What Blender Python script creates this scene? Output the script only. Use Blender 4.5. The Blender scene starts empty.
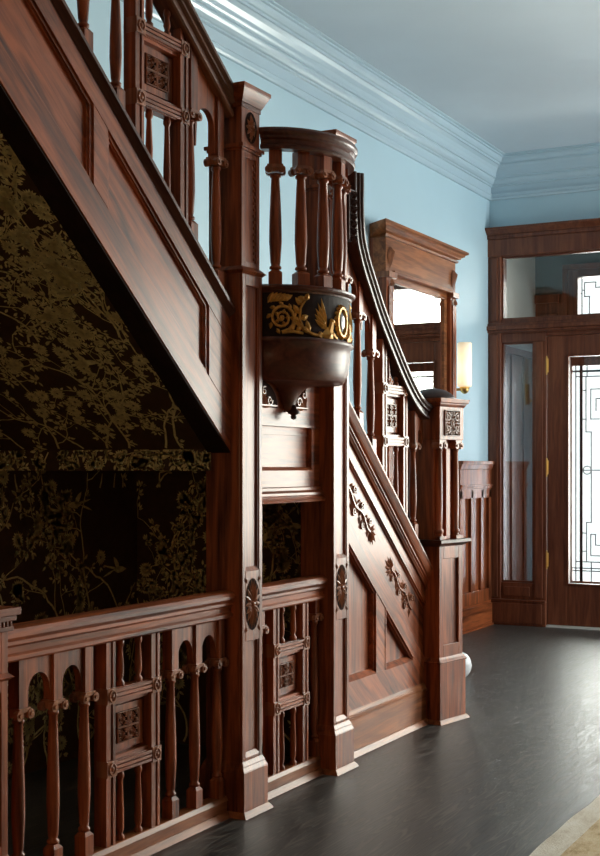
import bpy, math, random
from mathutils import Vector, Matrix
random.seed(7)
D = bpy.data; SC = bpy.context.scene; COL = SC.collection
PI = math.pi

# ------------------------------------------------------------------ materials
def newmat(name):
    m = D.materials.new(name); m.use_nodes = True
    nt = m.node_tree; return m, nt, nt.nodes['Principled BSDF']
def N(nt, t, **k):
    n = nt.nodes.new(t)
    for a, b in k.items(): setattr(n, a, b)
    return n
def ramp(nt, cols):
    r = N(nt, 'ShaderNodeValToRGB'); e = r.color_ramp.elements
    e[0].position, e[0].color = cols[0][0], (*cols[0][1], 1)
    e[1].position, e[1].color = cols[-1][0], (*cols[-1][1], 1)
    for p, c in cols[1:-1]:
        q = e.new(p); q.color = (*c, 1)
    return r
def wood(name, c0, c1, axis='Z', rough=.42, coat=.20, scale=1.0, bump=.08, slope=0.0):
    m, nt, b = newmat(name)
    g = N(nt, 'ShaderNodeNewGeometry'); mp = N(nt, 'ShaderNodeMapping')
    s = {'Z': (14, 14, 1.1), 'Y': (14, 1.1, 14), 'X': (1.1, 14, 14)}[axis]
    if slope:   # grain follows a rake in the YZ plane
        pre = N(nt, 'ShaderNodeMapping'); pre.inputs['Rotation'].default_value = (slope, 0, 0)
        nt.links.new(g.outputs['Position'], pre.inputs['Vector']); src = pre.outputs[0]
    else: src = g.outputs['Position']
    mp.inputs['Scale'].default_value = tuple(v*scale for v in s)
    nt.links.new(src, mp.inputs['Vector'])
    n1 = N(nt, 'ShaderNodeTexNoise'); n1.inputs['Scale'].default_value = 1.3; n1.inputs['Detail'].default_value = 6
    n1.inputs['Distortion'].default_value = 1.2
    nt.links.new(mp.outputs[0], n1.inputs['Vector'])
    n2 = N(nt, 'ShaderNodeTexNoise'); n2.inputs['Scale'].default_value = 7; n2.inputs['Detail'].default_value = 3
    nt.links.new(mp.outputs[0], n2.inputs['Vector'])
    mx = N(nt, 'ShaderNodeMath', operation='MULTIPLY_ADD'); mx.inputs[1].default_value = .35
    nt.links.new(n2.outputs[0], mx.inputs[0]); nt.links.new(n1.outputs[0], mx.inputs[2])
    r = ramp(nt, [(.42, c0), (.66, tuple((a+b_)/2 for a, b_ in zip(c0, c1))), (.85, c1)])
    nt.links.new(mx.outputs[0], r.inputs[0]); nt.links.new(r.outputs[0], b.inputs['Base Color'])
    b.inputs['Roughness'].default_value = rough; b.inputs['Specular IOR Level'].default_value = .27
    b.inputs['Coat Weight'].default_value = coat; b.inputs['Coat Roughness'].default_value = .2
    bp = N(nt, 'ShaderNodeBump'); bp.inputs['Strength'].default_value = bump; bp.inputs['Distance'].default_value = .004
    nt.links.new(n1.outputs[0], bp.inputs['Height']); nt.links.new(bp.outputs[0], b.inputs['Normal'])
    return m
WA, WB = (.045, .010, .0035), (.40, .100, .030)
wood_v = wood('mahogany vertical grain', WA, WB, 'Z')
wood_y = wood('mahogany lengthwise grain', WA, WB, 'Y')
wood_x = wood('mahogany cross grain', WA, WB, 'X')
SL = math.atan(.81)
wood_s = wood('mahogany raked grain', WA, WB, 'Y', slope=SL)
wood_o = wood('orange toned mahogany', (.10, .030, .010), (.38, .125, .040), 'Y', rough=.45, coat=.12)
wood_d = wood('dark mahogany', (.022, .008, .006), (.06, .022, .014), 'Y', rough=.36, coat=.15)
ebony = wood('ebonised frieze ground and soffit shade', (.012, .006, .004), (.028, .013, .009), 'Y', rough=.65, coat=0)
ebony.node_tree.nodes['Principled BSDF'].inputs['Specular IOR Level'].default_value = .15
wood_b = wood('deep red mahogany', (.040, .011, .006), (.13, .038, .018), 'Y', rough=.34)
wood_door = wood('door mahogany', (.075, .018, .008), (.20, .062, .028), 'Z', rough=.4, coat=.2)
wood_doorx = wood('door mahogany rails', (.075, .018, .008), (.20, .062, .028), 'X', rough=.4, coat=.2)

def plain(name, col, rough=.5, metal=0, noise=0, nscale=8, spec=None, bump=0):
    m, nt, b = newmat(name)
    b.inputs['Base Color'].default_value = (*col, 1); b.inputs['Roughness'].default_value = rough
    b.inputs['Metallic'].default_value = metal
    n = N(nt, 'ShaderNodeTexNoise'); n.inputs['Scale'].default_value = nscale; n.inputs['Detail'].default_value = 4
    g = N(nt, 'ShaderNodeNewGeometry'); nt.links.new(g.outputs['Position'], n.inputs['Vector'])
    r = ramp(nt, [(.3, tuple(c*(1-noise) for c in col)), (.7, tuple(min(1, c*(1+noise)) for c in col))])
    nt.links.new(n.outputs[0], r.inputs[0]); nt.links.new(r.outputs[0], b.inputs['Base Color'])
    if bump:
        bp = N(nt, 'ShaderNodeBump'); bp.inputs['Strength'].default_value = bump; bp.inputs['Distance'].default_value = .002
        nt.links.new(n.outputs[0], bp.inputs['Height']); nt.links.new(bp.outputs[0], b.inputs['Normal'])
    return m
paint = plain('pale blue wall paint', (.50, .68, .76), .5, noise=.02, nscale=2)
paint_front = paint
gloss = plain('glossy pale blue moulding paint', (.50, .64, .72), .22, noise=.02, nscale=2)
ceil_m = plain('ceiling paint', (.62, .70, .76), .55, noise=.03, nscale=1.5)
cream = plain('vestibule plaster', (.62, .62, .58), .6, noise=.05, nscale=3)
darkgrey = plain('vestibule dark paint', (.10, .13, .13), .6, noise=.05)
paper_m = plain('dark brown wallpaper ground', (.060, .028, .009), .5, noise=.25, nscale=30)
goldp = plain('antique gold wallpaper print', (.85, .70, .33), .45, metal=.2, noise=.25, nscale=60)
gold = plain('old gold gilding', (.62, .33, .07), .42, metal=.35, noise=.35, nscale=40)
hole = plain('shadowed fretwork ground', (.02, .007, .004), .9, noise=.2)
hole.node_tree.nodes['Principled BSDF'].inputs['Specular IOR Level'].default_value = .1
carve = wood('carved mahogany', (.13, .045, .020), (.40, .15, .07), 'Z', rough=.3)
brass = plain('brass', (.75, .50, .17), .3, metal=1, noise=.05)
white = plain('white glazed ceramic', (.93, .93, .93), .25, noise=.02)
lead = plain('lead came', (.03, .032, .04), .45, metal=.4, noise=.1)
mirror_m = plain('mirror silvering', (.86, .89, .87), .02, metal=1, noise=.01)
outside_m = plain('porch stone', (.5, .5, .45), .8, noise=.1)

def glassmat(name, tint, refl=.12, rough=.03):
    m = D.materials.new(name); m.use_nodes = True; nt = m.node_tree; nt.nodes.clear()
    o = N(nt, 'ShaderNodeOutputMaterial'); t = N(nt, 'ShaderNodeBsdfTransparent'); t.inputs[0].default_value = (*tint, 1)
    g = N(nt, 'ShaderNodeBsdfGlossy'); g.inputs['Roughness'].default_value = rough
    mx = N(nt, 'ShaderNodeMixShader'); lw = N(nt, 'ShaderNodeFresnel'); lw.inputs[0].default_value = 1.45
    ad = N(nt, 'ShaderNodeMath', operation='MULTIPLY'); ad.inputs[1].default_value = refl/.04
    ad.use_clamp = True
    nt.links.new(lw.outputs[0], ad.inputs[0]); nt.links.new(ad.outputs[0], mx.inputs[0])
    nt.links.new(t.outputs[0], mx.inputs[1]); nt.links.new(g.outputs[0], mx.inputs[2]); nt.links.new(mx.outputs[0], o.inputs[0])
    return m
glass = glassmat('clear glass', (.93, .96, .95), .05)
glass_side = glassmat('sidelight glass', (.72, .76, .80), .12)
def leadedmat():
    m = glassmat('textured leaded glass', (.97, .96, .93), .04, .1); return m
leadglass = leadedmat()

def lampmat():
    m, nt, b = newmat('lit frosted glass shade')
    b.inputs['Base Color'].default_value = (.95, .9, .8, 1); b.inputs['Roughness'].default_value = .4
    g = N(nt, 'ShaderNodeTexCoord'); sp = N(nt, 'ShaderNodeSeparateXYZ'); nt.links.new(g.outputs['Generated'], sp.inputs[0])
    r = ramp(nt, [(0, (.5, .5, .5)), (.42, (1, 1, 1)), (1, (.3, .3, .3))]); nt.links.new(sp.outputs[2], r.inputs[0])
    mu = N(nt, 'ShaderNodeMath', operation='MULTIPLY'); mu.inputs[1].default_value = 1.3
    nt.links.new(r.outputs[0], mu.inputs[0]); nt.links.new(mu.outputs[0], b.inputs['Emission Strength'])
    b.inputs['Emission Color'].default_value = (1, .72, .38, 1)
    return m
shade_m = lampmat()

def floormat():
    m, nt, b = newmat('ebonised oak floorboards')
    g = N(nt, 'ShaderNodeNewGeometry'); mp = N(nt, 'ShaderNodeMapping'); mp.inputs['Rotation'].default_value = (0, 0, PI/2)
    nt.links.new(g.outputs['Position'], mp.inputs['Vector'])
    br = N(nt, 'ShaderNodeTexBrick'); br.inputs['Scale'].default_value = 1
    br.inputs['Brick Width'].default_value = 1.3; br.inputs['Row Height'].default_value = .083
    br.inputs['Mortar Size'].default_value = .0012; br.inputs['Mortar Smooth'].default_value = .3; br.inputs['Bias'].default_value = 0
    br.inputs['Color1'].default_value = (0, 0, 0, 1); br.inputs['Color2'].default_value = (1, 1, 1, 1); br.inputs['Mortar'].default_value = (.5, .5, .5, 1)
    nt.links.new(mp.outputs[0], br.inputs['Vector'])
    # grain: offset each board
    mp2 = N(nt, 'ShaderNodeMapping'); mp2.inputs['Scale'].default_value = (15, .9, 1)
    nt.links.new(g.outputs['Position'], mp2.inputs['Vector'])
    ofs = N(nt, 'ShaderNodeVectorMath', operation='MULTIPLY_ADD'); ofs.inputs[1].default_value = (7, 13, 5)
    nt.links.new(br.outputs['Color'], ofs.inputs[0]); nt.links.new(mp2.outputs[0], ofs.inputs[2])
    wv = N(nt, 'ShaderNodeTexNoise'); wv.inputs['Scale'].default_value = 1.2; wv.inputs['Detail'].default_value = 1.5
    nt.links.new(ofs.outputs[0], wv.inputs['Vector'])
    ml = N(nt, 'ShaderNodeMath', operation='MULTIPLY'); ml.inputs[1].default_value = 70
    nt.links.new(wv.outputs[0], ml.inputs[0])
    sn = N(nt, 'ShaderNodeMath', operation='SINE'); nt.links.new(ml.outputs[0], sn.inputs[0])
    r = ramp(nt, [(0, (.030, .029, .028)), (.7, (.050, .048, .044)), (1, (.13, .12, .105))])
    a1 = N(nt, 'ShaderNodeMath', operation='MULTIPLY_ADD'); a1.inputs[1].default_value = .5; a1.inputs[2].default_value = .5
    nt.links.new(sn.outputs[0], a1.inputs[0]); nt.links.new(a1.outputs[0], r.inputs[0])
    mx = N(nt, 'ShaderNodeMixRGB', blend_type='MULTIPLY'); mx.inputs[0].default_value = .45
    r2 = ramp(nt, [(0, (.55, .5, .45)), (1, (1, 1, 1))]); nt.links.new(br.outputs['Color'], r2.inputs[0])
    nt.links.new(r.outputs[0], mx.inputs[1]); nt.links.new(r2.outputs[0], mx.inputs[2])
    nt.links.new(mx.outputs[0], b.inputs['Base Color'])
    rr = N(nt, 'ShaderNodeMapRange'); rr.inputs[3].default_value = .34; rr.inputs[4].default_value = .46
    nt.links.new(a1.outputs[0], rr.inputs[0]); nt.links.new(rr.outputs[0], b.inputs['Roughness'])
    ad = N(nt, 'ShaderNodeMath', operation='MULTIPLY_ADD'); ad.inputs[1].default_value = -1.6
    nt.links.new(br.outputs['Fac'], ad.inputs[0]); nt.links.new(a1.outputs[0], ad.inputs[2])
    bp = N(nt, 'ShaderNodeBump'); bp.inputs['Strength'].default_value = .14; bp.inputs["Distance"].default_value = .0015
    nt.links.new(ad.outputs[0], bp.inputs['Height']); nt.links.new(bp.outputs[0], b.inputs['Normal'])
    return m
floor_m = floormat()
def rugmat(name, c0, c1, c2):
    m, nt, b = newmat(name)
    g = N(nt, 'ShaderNodeNewGeometry'); mp = N(nt, 'ShaderNodeMapping'); mp.inputs['Scale'].default_value = (9, 3, 1)
    nt.links.new(g.outputs['Position'], mp.inputs['Vector'])
    n = N(nt, 'ShaderNodeTexNoise'); n.inputs['Scale'].default_value = 2; n.inputs['Detail'].default_value = 8; n.inputs['Roughness'].default_value = .7
    nt.links.new(mp.outputs[0], n.inputs['Vector'])
    r = ramp(nt, [(.35, c0), (.5, c1), (.68, c2)]); nt.links.new(n.outputs[0], r.inputs[0]); nt.links.new(r.outputs[0], b.inputs['Base Color'])
    b.inputs['Roughness'].default_value = .95
    n3 = N(nt, 'ShaderNodeTexNoise'); n3.inputs['Scale'].default_value = 160; nt.links.new(g.outputs['Position'], n3.inputs['Vector'])
    bp = N(nt, 'ShaderNodeBump'); bp.inputs['Strength'].default_value = .8; bp.inputs['Distance'].default_value = .004
    nt.links.new(n3.outputs[0], bp.inputs['Height']); nt.links.new(bp.outputs[0], b.inputs['Normal'])
    return m
rug_f = rugmat('rug gold field', (.38, .22, .09), (.66, .50, .28), (.80, .70, .48))
rug_b = rugmat('rug pale border', (.62, .54, .42), (.78, .72, .60), (.86, .82, .74))

# ------------------------------------------------------------------ mesh builder
class MB:
    def __init__(s): s.v = []; s.f = []; s.mi = []; s.cur = 0; s.smooth = False; s.sm = []
    def add(s, vs, fs):
        o = len(s.v); s.v += [tuple(v) for v in vs]
        for f in fs: s.f.append([i+o for i in f]); s.mi.append(s.cur); s.sm.append(s.smooth)
    def box(s, x0, x1, y0, y1, z0, z1):
        s.add([(x0,y0,z0),(x1,y0,z0),(x1,y1,z0),(x0,y1,z0),(x0,y0,z1),(x1,y0,z1),(x1,y1,z1),(x0,y1,z1)],
              [(0,3,2,1),(4,5,6,7),(0,1,5,4),(1,2,6,5),(2,3,7,6),(3,0,4,7)]); return s
    def frus(s, a, z0, b, z1):   # a, b = (x0,x1,y0,y1)
        s.add([(a[0],a[2],z0),(a[1],a[2],z0),(a[1],a[3],z0),(a[0],a[3],z0),(b[0],b[2],z1),(b[1],b[2],z1),(b[1],b[3],z1),(b[0],b[3],z1)],
              [(0,3,2,1),(4,5,6,7),(0,1,5,4),(1,2,6,5),(2,3,7,6),(3,0,4,7)]); return s
    def prismx(s, poly, x0, x1):  # poly of (y,z), ccw seen from +X
        n = len(poly)
        s.add([(x0,y,z) for y,z in poly]+[(x1,y,z) for y,z in poly],
              [tuple(range(n))[::-1], tuple(range(n,2*n))]+[(i,(i+1)%n,(i+1)%n+n,i+n) for i in range(n)]); return s
    def sweep(s, path, prof, sides=None, up=None, closed=True):
        n = len(prof); vs = []
        for k, p in enumerate(path):
            p = Vector(p); sd = Vector(sides[k]) if sides else Vector((1,0,0))
            if up == 'perp':
                a = Vector(path[max(k-1,0)]); b = Vector(path[min(k+1,len(path)-1)])
                u = (b-a).normalized().cross(sd); 
                u = -u if u.z < 0 or (abs(u.z) < .05 and u.y < 0) else u
                if isinstance(up, str) and k and u.dot(s._pu) < 0: u = -u
                s._pu = u
            else: u = Vector((0,0,1))
            for a_, b_ in prof: vs.append(p + sd*a_ + u*b_)
        fs = []
        m = n if closed else n-1
        for k in range(len(path)-1):
            for i in range(m):
                j = (i+1) % n; fs.append((k*n+i, k*n+j, (k+1)*n+j, (k+1)*n+i))
        if closed: fs += [tuple(range(n))[::-1], tuple(range((len(path)-1)*n, len(path)*n))]
        s.add(vs, fs); return s
    def lathe(s, cx, cy, prof, seg=14):
        vs = []; n = len(prof)
        for k in range(seg):
            a = 2*PI*k/seg
            for r, z in prof: vs.append((cx+r*math.cos(a), cy+r*math.sin(a), z))
        fs = [(k*n+i, ((k+1)%seg)*n+i, ((k+1)%seg)*n+i+1, k*n+i+1) for k in range(seg) for i in range(n-1)]
        fs += [tuple(k*n for k in range(seg))[::-1], tuple(k*n+n-1 for k in range(seg))]
        sm = s.smooth; s.smooth = True; s.add(vs, fs); s.smooth = sm; return s
    def cyl(s, p0, p1, r, seg=10, r1=None):
        p0, p1 = Vector(p0), Vector(p1); d = (p1-p0).normalized(); r1 = r if r1 is None else r1
        a = d.orthogonal().normalized(); b = d.cross(a)
        vs = [p0+(a*math.cos(2*PI*k/seg)+b*math.sin(2*PI*k/seg))*r for k in range(seg)]+[p1+(a*math.cos(2*PI*k/seg)+b*math.sin(2*PI*k/seg))*r1 for k in range(seg)]
        s.add(vs, [tuple(range(seg))[::-1], tuple(range(seg,2*seg))]+[(i,(i+1)%seg,(i+1)%seg+seg,i+seg) for i in range(seg)]); return s
    # --- relief ornament on a mapped surface m(u, v, n)
    def ribbon(s, m, pts, w0, w1, h=.006):
        n = len(pts); vs = []
        for k, (u, v) in enumerate(pts):
            a = pts[max(k-1,0)]; b = pts[min(k+1,n-1)]; dx, dy = b[0]-a[0], b[1]-a[1]; l = math.hypot(dx,dy) or 1
            w = (w0+(w1-w0)*k/(n-1))/2; nx, ny = -dy/l*w, dx/l*w
            vs += [m(u+nx,v+ny,0), m(u+nx*.6,v+ny*.6,h), m(u-nx*.6,v-ny*.6,h), m(u-nx,v-ny,0)]
        fs = [(4*k+i, 4*k+i+1, 4*k+i+5, 4*k+i+4) for k in range(n-1) for i in range(3)]
        s.add(vs, fs)
    def leaf(s, m, c, ang, L, W, h=.006):
        ca, sa = math.cos(ang), math.sin(ang)
        def q(t, w, z): return m(c[0]+ca*t*L-sa*w, c[1]+sa*t*L+ca*w, z)
        vs = [q(0,0,0), q(.35,W/2,0), q(.7,W*.38,0), q(1,0,0), q(.7,-W*.38,0), q(.35,-W/2,0), q(.4,0,h)]
        s.add(vs, [(i,(i+1)%6,6) for i in range(6)])
    def oval(s, m, c, rx, ry, h=.008, seg=12):
        vs = [m(c[0]+rx*math.cos(2*PI*k/seg), c[1]+ry*math.sin(2*PI*k/seg), 0) for k in range(seg)]
        vs += [m(c[0]+.6*rx*math.cos(2*PI*k/seg), c[1]+.6*ry*math.sin(2*PI*k/seg), h*.8) for k in range(seg)]+[m(c[0],c[1],h)]
        s.add(vs, [(i,(i+1)%seg,(i+1)%seg+seg,i+seg) for i in range(seg)]+[(i+seg,(i+1)%seg+seg,2*seg) for i in range(seg)])
    def ring(s, m, c, rx, ry, w, h=.006, seg=20):
        s.ribbon(m, [(c[0]+rx*math.cos(2*PI*k/seg), c[1]+ry*math.sin(2*PI*k/seg)) for k in range(seg+1)], w, w, h)
    def spiral(s, m, c, r, turns, a0, dr, w, h=.006):
        n = int(turns*12)+2; pts = []
        for k in range(n):
            t = k/(n-1); a = a0+dr*turns*2*PI*t; rr = r*(1-.85*t)
            pts.append((c[0]+rr*math.cos(a), c[1]+rr*math.sin(a)))
        s.ribbon(m, pts, w, w*.5, h); s.oval(m, c, r*.2, r*.2, h*1.3, 8)
    def spray(s, m, c, ang, L, n=5, spread=2.2, h=.006, W=.38):
        for k in range(n):
            t = (k/(n-1)-.5) if n > 1 else 0
            l = L*(1-.7*abs(t)); s.leaf(m, c, ang+t*spread, l, l*W, h)

def face_x(X, sg=1): return lambda u, v, n: (X+sg*n, u, v)
def rootof(o):
    while o.parent: o = o.parent
    return o
def obj(name, mb, mat, parent=None, bevel=0, local=False):
    me = D.meshes.new(name)
    off = Vector((0,0,0)) if (parent is None or local) else rootof(parent).location
    me.from_pydata([(v[0]-off.x, v[1]-off.y, v[2]-off.z) for v in mb.v], [], mb.f)
    mats = mat if isinstance(mat, (list, tuple)) else [mat]
    for m in mats: me.materials.append(m)
    for p, i, sm in zip(me.polygons, mb.mi, mb.sm): p.material_index = i; p.use_smooth = sm
    me.update()
    o = D.objects.new(name, me); COL.objects.link(o)
    if parent: o.parent = parent
    if bevel:
        b = o.modifiers.new('edge', 'BEVEL'); b.width = bevel; b.segments = 2; b.limit_method = 'ANGLE'; b.angle_limit = math.radians(50)
    return o
def thing(name, label, cat, loc, rotz=0, group=None):
    o = D.objects.new(name, None); COL.objects.link(o); o.location = loc; o.rotation_euler = (0,0,rotz)
    o.empty_display_size = .1; o['label'] = label; o['category'] = cat
    if group: o['group'] = group
    return o
def tag(o, label, cat, group=None):
    o['label'] = label; o['category'] = cat
    if group: o['group'] = group
    return o
def struct(name, mb, mat, parent=None, bevel=0):
    o = obj(name, mb, mat, parent, bevel)
    if parent is None: o['kind'] = 'structure'
    return o
def sroot(name, loc):
    o = D.objects.new(name, None); COL.objects.link(o); o.location = loc; o['kind'] = 'structure'; return o
def dupchild(o, dy, dz=0):
    c = o.copy(); COL.objects.link(c); c.parent = o.parent; c.location = (o.location.x, o.location.y+dy, o.location.z+dz)
    for ch in list(o.children):
        d = ch.copy(); COL.objects.link(d); d.parent = c
    return c

# ------------------------------------------------------------------ room shell
XW, YF, ZC, XR, YB = -3.75, 10.7, 3.99, 2.6, -2.6
struct('floor', MB().box(XW-.15, XR+.15, YB-.15, YF+.15, -.1, 0), floor_m)
c = MB(); c.box(-2.42, XR+.15, YB-.15, YF+.15, ZC, ZC+.12); c.box(XW-.15, -2.42, 3.3, YF+.15, ZC, ZC+.12)
c.box(XW-.15, -2.42, YB-.15, -.6, ZC, ZC+.12); struct('ceiling', c, ceil_m)
w = MB(); w.box(-2.42, -2.30, -.6, 3.42, ZC+.12, 6.2); w.box(XW, -2.42, 3.3, 3.42, ZC+.12, 6.2); w.box(XW, -2.42, -.6, -.48, ZC+.12, 6.2)
w.box(XW-.15, -2.30, -.6, 3.42, 6.2, 6.3); struct('wall_stairwell', w, paint)
struct('wall_left', MB().box(XW-.15, XW, YB-.15, YF+.15, 0, 6.2), paint)
# front wall with doorway opening and a window further right
w = MB()
w.box(XW, -1.72, YF, YF+.15, 3.36, ZC)
FX0, FX1, FZ0, FZ1 = -1.1, 2.3, .45, 3.15
w.box(-1.72, FX0, YF, YF+.15, 0, ZC); w.box(FX1, XR, YF, YF+.15, 0, ZC)
w.box(FX0, FX1, YF, YF+.15, 0, FZ0); w.box(FX0, FX1, YF, YF+.15, FZ1, ZC)
struct('wall_front', w, paint_front)
w = MB(); RY0, RY1 = 8.9, 10.4
w.box(XR, XR+.15, YB-.15, RY0, 0, ZC); w.box(XR, XR+.15, RY1, YF+.15, 0, ZC)
w.box(XR, XR+.15, RY0, RY1, 0, .8); w.box(XR, XR+.15, RY0, RY1, 2.95, ZC)
struct('wall_right', w, wood_door)
struct('wall_back', MB().box(XW, XR, YB-.15, YB, 0, ZC), wood_door)
def simple_window(name, axis, a0, a1, z0, z1, pos):
    r = sroot(name, (pos, (a0+a1)/2, z0) if axis == 'x' else ((a0+a1)/2, pos, z0))
    m = MB(); g = MB()
    def B(u0, u1, d0, d1, za, zb, mb=m):
        if axis == 'x': mb.box(pos+d0, pos+d1, u0, u1, za, zb)
        else: mb.box(u0, u1, pos+d0, pos+d1, za, zb)
    B(a0, a0+.07, 0, .1, z0, z1); B(a1-.07, a1, 0, .1, z0, z1); B(a0+.07, a1-.07, 0, .1, z0, z0+.07); B(a0+.07, a1-.07, 0, .1, z1-.07, z1)
    mid = (a0+a1)/2; B(mid-.03, mid+.03, .01, .09, z0+.07, z1-.07)
    struct('frame', m, wood_door, r); B(a0+.07, a1-.07, .055, .06, z0+.07, z1-.07, g); struct('pane', g, glass, r)
simple_window('window_3', 'y', FX0, FX1, FZ0, FZ1, YF)
simple_window('window_4', 'x', RY0, RY1, .8, 2.95, XR)

# crown: profile (out from wall, z)
CR = [(0,3.60),(.020,3.60),(.028,3.612),(.028,3.622),(.016,3.628),(.016,3.634),(.030,3.640),(.030,3.654),(.020,3.660),
      (.020,3.755),(.034,3.760),(.034,3.770),(.046,3.776),(.060,3.790),(.070,3.806),(.070,3.818),(.082,3.822),(.082,3.834),
      (.088,3.845),(.094,3.868),(.108,3.895),(.128,3.912),(.140,3.914),(.140,3.930),(.152,3.934),(.166,3.950),(.172,3.966),(.186,3.970),(.186,3.980),(.205,3.984),(.205,3.99),(0,3.99)]
CR = [(a, z+.045 if z < 3.66 else z) for a, z in CR]
CR = [(a, z) if z > 3.7 else (a, z) for a, z in CR]
def crown(name, kind):
    m = MB(); vs = []; n = len(CR)
    if kind == 'left': ends = [lambda a: (XW+a, 3.42), lambda a: (XW+a, YF-a)]
    elif kind == 'front': ends = [lambda a: (XW+a, YF-a), lambda a: (XR-a, YF-a)]
    elif kind == 'right': ends = [lambda a: (XR-a, YF-a), lambda a: (XR-a, YB+a)]
    for e in ends:
        for a, z in CR: x, y = e(a); vs.append((x, y, z))
    m.add(vs, [(i,(i+1)%n,(i+1)%n+n,i+n) for i in range(n)]+[tuple(range(n)), tuple(range(n,2*n))[::-1]])
    struct(name, m, gloss)
crown('trim_1', 'left'); crown('trim_2', 'front'); crown('trim_3', 'right')

# front wall door surround, casing and transom bar
YD = YF-.02
t = MB()
DX0, DX1 = -3.242, -2.258; SXL = (-3.639, -3.355); SXR = (-2.145, -1.861)
t.box(XW+.001, SXL[0], YD-.02, YF+.13, .21, 3.36); t.box(SXR[1], -1.70, YD-.02, YF+.13, .21, 3.36)      # outer uprights
t.box(XW+.001, -1.70, YD-.035, YF+.13, 3.153, 3.30); t.box(XW+.001, -1.70, YD-.05, YF+.13, 3.30, 3.335)
t.frus((XW+.001, -1.70, YD-.06, YF+.1), 3.335, (XW+.001, -1.66, YD-.105, YF+.1), 3.375); t.box(XW+.001, -1.655, YD-.11, YF+.1, 3.375, 3.392)
t.box(SXL[0], SXR[1], YD-.01, YF+.13, 2.49, 2.612)                                                      # transom bar
t.box(XW+.001, -1.70, YD-.065, YD, 2.52, 2.556); t.box(XW+.001, -1.70, YD-.045, YD, 2.50, 2.52); t.box(XW+.001, -1.70, YD-.038, YD, 2.556, 2.58)
t.box(SXL[0], DX0, YD-.005, YF+.13, 2.415, 2.49); t.box(DX1, SXR[1], YD-.005, YF+.13, 2.415, 2.49); t.box(DX0, DX1, YD+.005, YF+.13, 2.457, 2.49)
for a, b in ((SXL[1], DX0), (DX1, SXR[0])):
    t.box(a, b, YD-.005, YF+.13, .21, 2.415); t.box(a+.02, b-.03, YD-.016, YD, .24, 2.41)
for a, b in ((XW+.001, DX0), (DX1, -1.70)):
    t.box(a, b, YD-.03, YF+.13, 0, .205); t.box(a, b, YD-.038, YF+.1, .205, .222)
    t.box(a+.02, b-.03, YD-.036, YD, .02, .19)
for a, b in (SXL, SXR):
    t.box(a, b, YD-.005, YF+.13, .222, .365); t.box(a+.03, b-.03, YD-.015, YD, .25, .33)
t.box(XW+.03, SXL[0]-.025, YD-.032, YD, .24, 2.48); t.box(XW+.03, SXL[0]-.025, YD-.032, YD, 2.60, 3.14)
struct('trim_4', t, wood_door, bevel=.004)
def pane(name, x0, x1, z0, z1, gm, Y=YF+.03):
    r = sroot(name, ((x0+x1)/2, Y, z0)); m = MB(); b = .014
    m.box(x0, x0+b, Y-.03, Y+.02, z0, z1); m.box(x1-b, x1, Y-.03, Y+.02, z0, z1); m.box(x0+b, x1-b, Y-.03, Y+.02, z0, z0+b); m.box(x0+b, x1-b, Y-.03, Y+.02, z1-b, z1)
    struct('glazing_bead', m, wood_doorx, r); struct('glass', MB().box(x0+b, x1-b, Y-.004, Y+.002, z0+b, z1-b), gm, r)
pane('window_1', SXL[0], SXL[1], .365, 2.415, glass_side)
pane('window_2', SXL[0], SXR[1], 2.612, 3.153, glass)
pane('window_5', SXR[0], SXR[1], .365, 2.415, glass_side)
# inner door
dr = sroot('door_1', (DX0, YF, 0)); m = MB(); GX0, GX1, GZ0, GZ1 = -3.068, -2.43, .361, 2.289
y0, y1 = YF-.005, YF+.045
m.box(DX0+.004, GX0, y0, y1, .02, 2.455); m.box(GX1, DX1-.004, y0, y1, .02, 2.455); m.box(GX0, GX1, y0, y1, .02, GZ0); m.box(GX0, GX1, y0, y1, GZ1, 2.455)
struct('door_leaf', m, wood_door, dr, bevel=.004)
m = MB(); b = .014
m.box(GX0, GX0+b, y0-.006, y1, GZ0, GZ1); m.box(GX1-b, GX1, y0-.006, y1, GZ0, GZ1); m.box(GX0+b, GX1-b, y0-.006, y1, GZ0, GZ0+b); m.box(GX0+b, GX1-b, y0-.006, y1, GZ1-b, GZ1)
struct('glazing_bead', m, wood_door, dr); struct('glass', MB().box(GX0+b, GX1-b, YF+.018, YF+.024, GZ0+b, GZ1-b), glass, dr)
for z in (.50, 1.28, 2.14):
    m = MB(); m.cyl((DX0+.002, y0-.012, z), (DX0+.002, y0-.012, z+.135), .009, 8); m.box(DX0-.012, DX0+.016, y0-.006, y0-.003, z+.01, z+.125)
    for e in (z-.012, z+.135): m.lathe(DX0+.002, y0-.012, [(.003, e), (.008, e+.004), (.003, e+.012)], 8)
    h = struct('hinge', m, brass, dr); h['label'] = 'brass butt hinge'
m = MB(); m.cyl((GX1+.09, y0, 1.05), (GX1+.09, y0-.06, 1.05), .01); m.lathe(GX1+.09, y0-.07, [(.004,1.02),(.026,1.03),(.03,1.05),(.026,1.07),(.004,1.08)]); h = struct('door_knob', m, brass, dr); h['label'] = 'brass door knob'
struct('threshold', MB().box(DX0, DX1, YF-.03, YF+.14, 0, .018), cream, dr)
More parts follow.
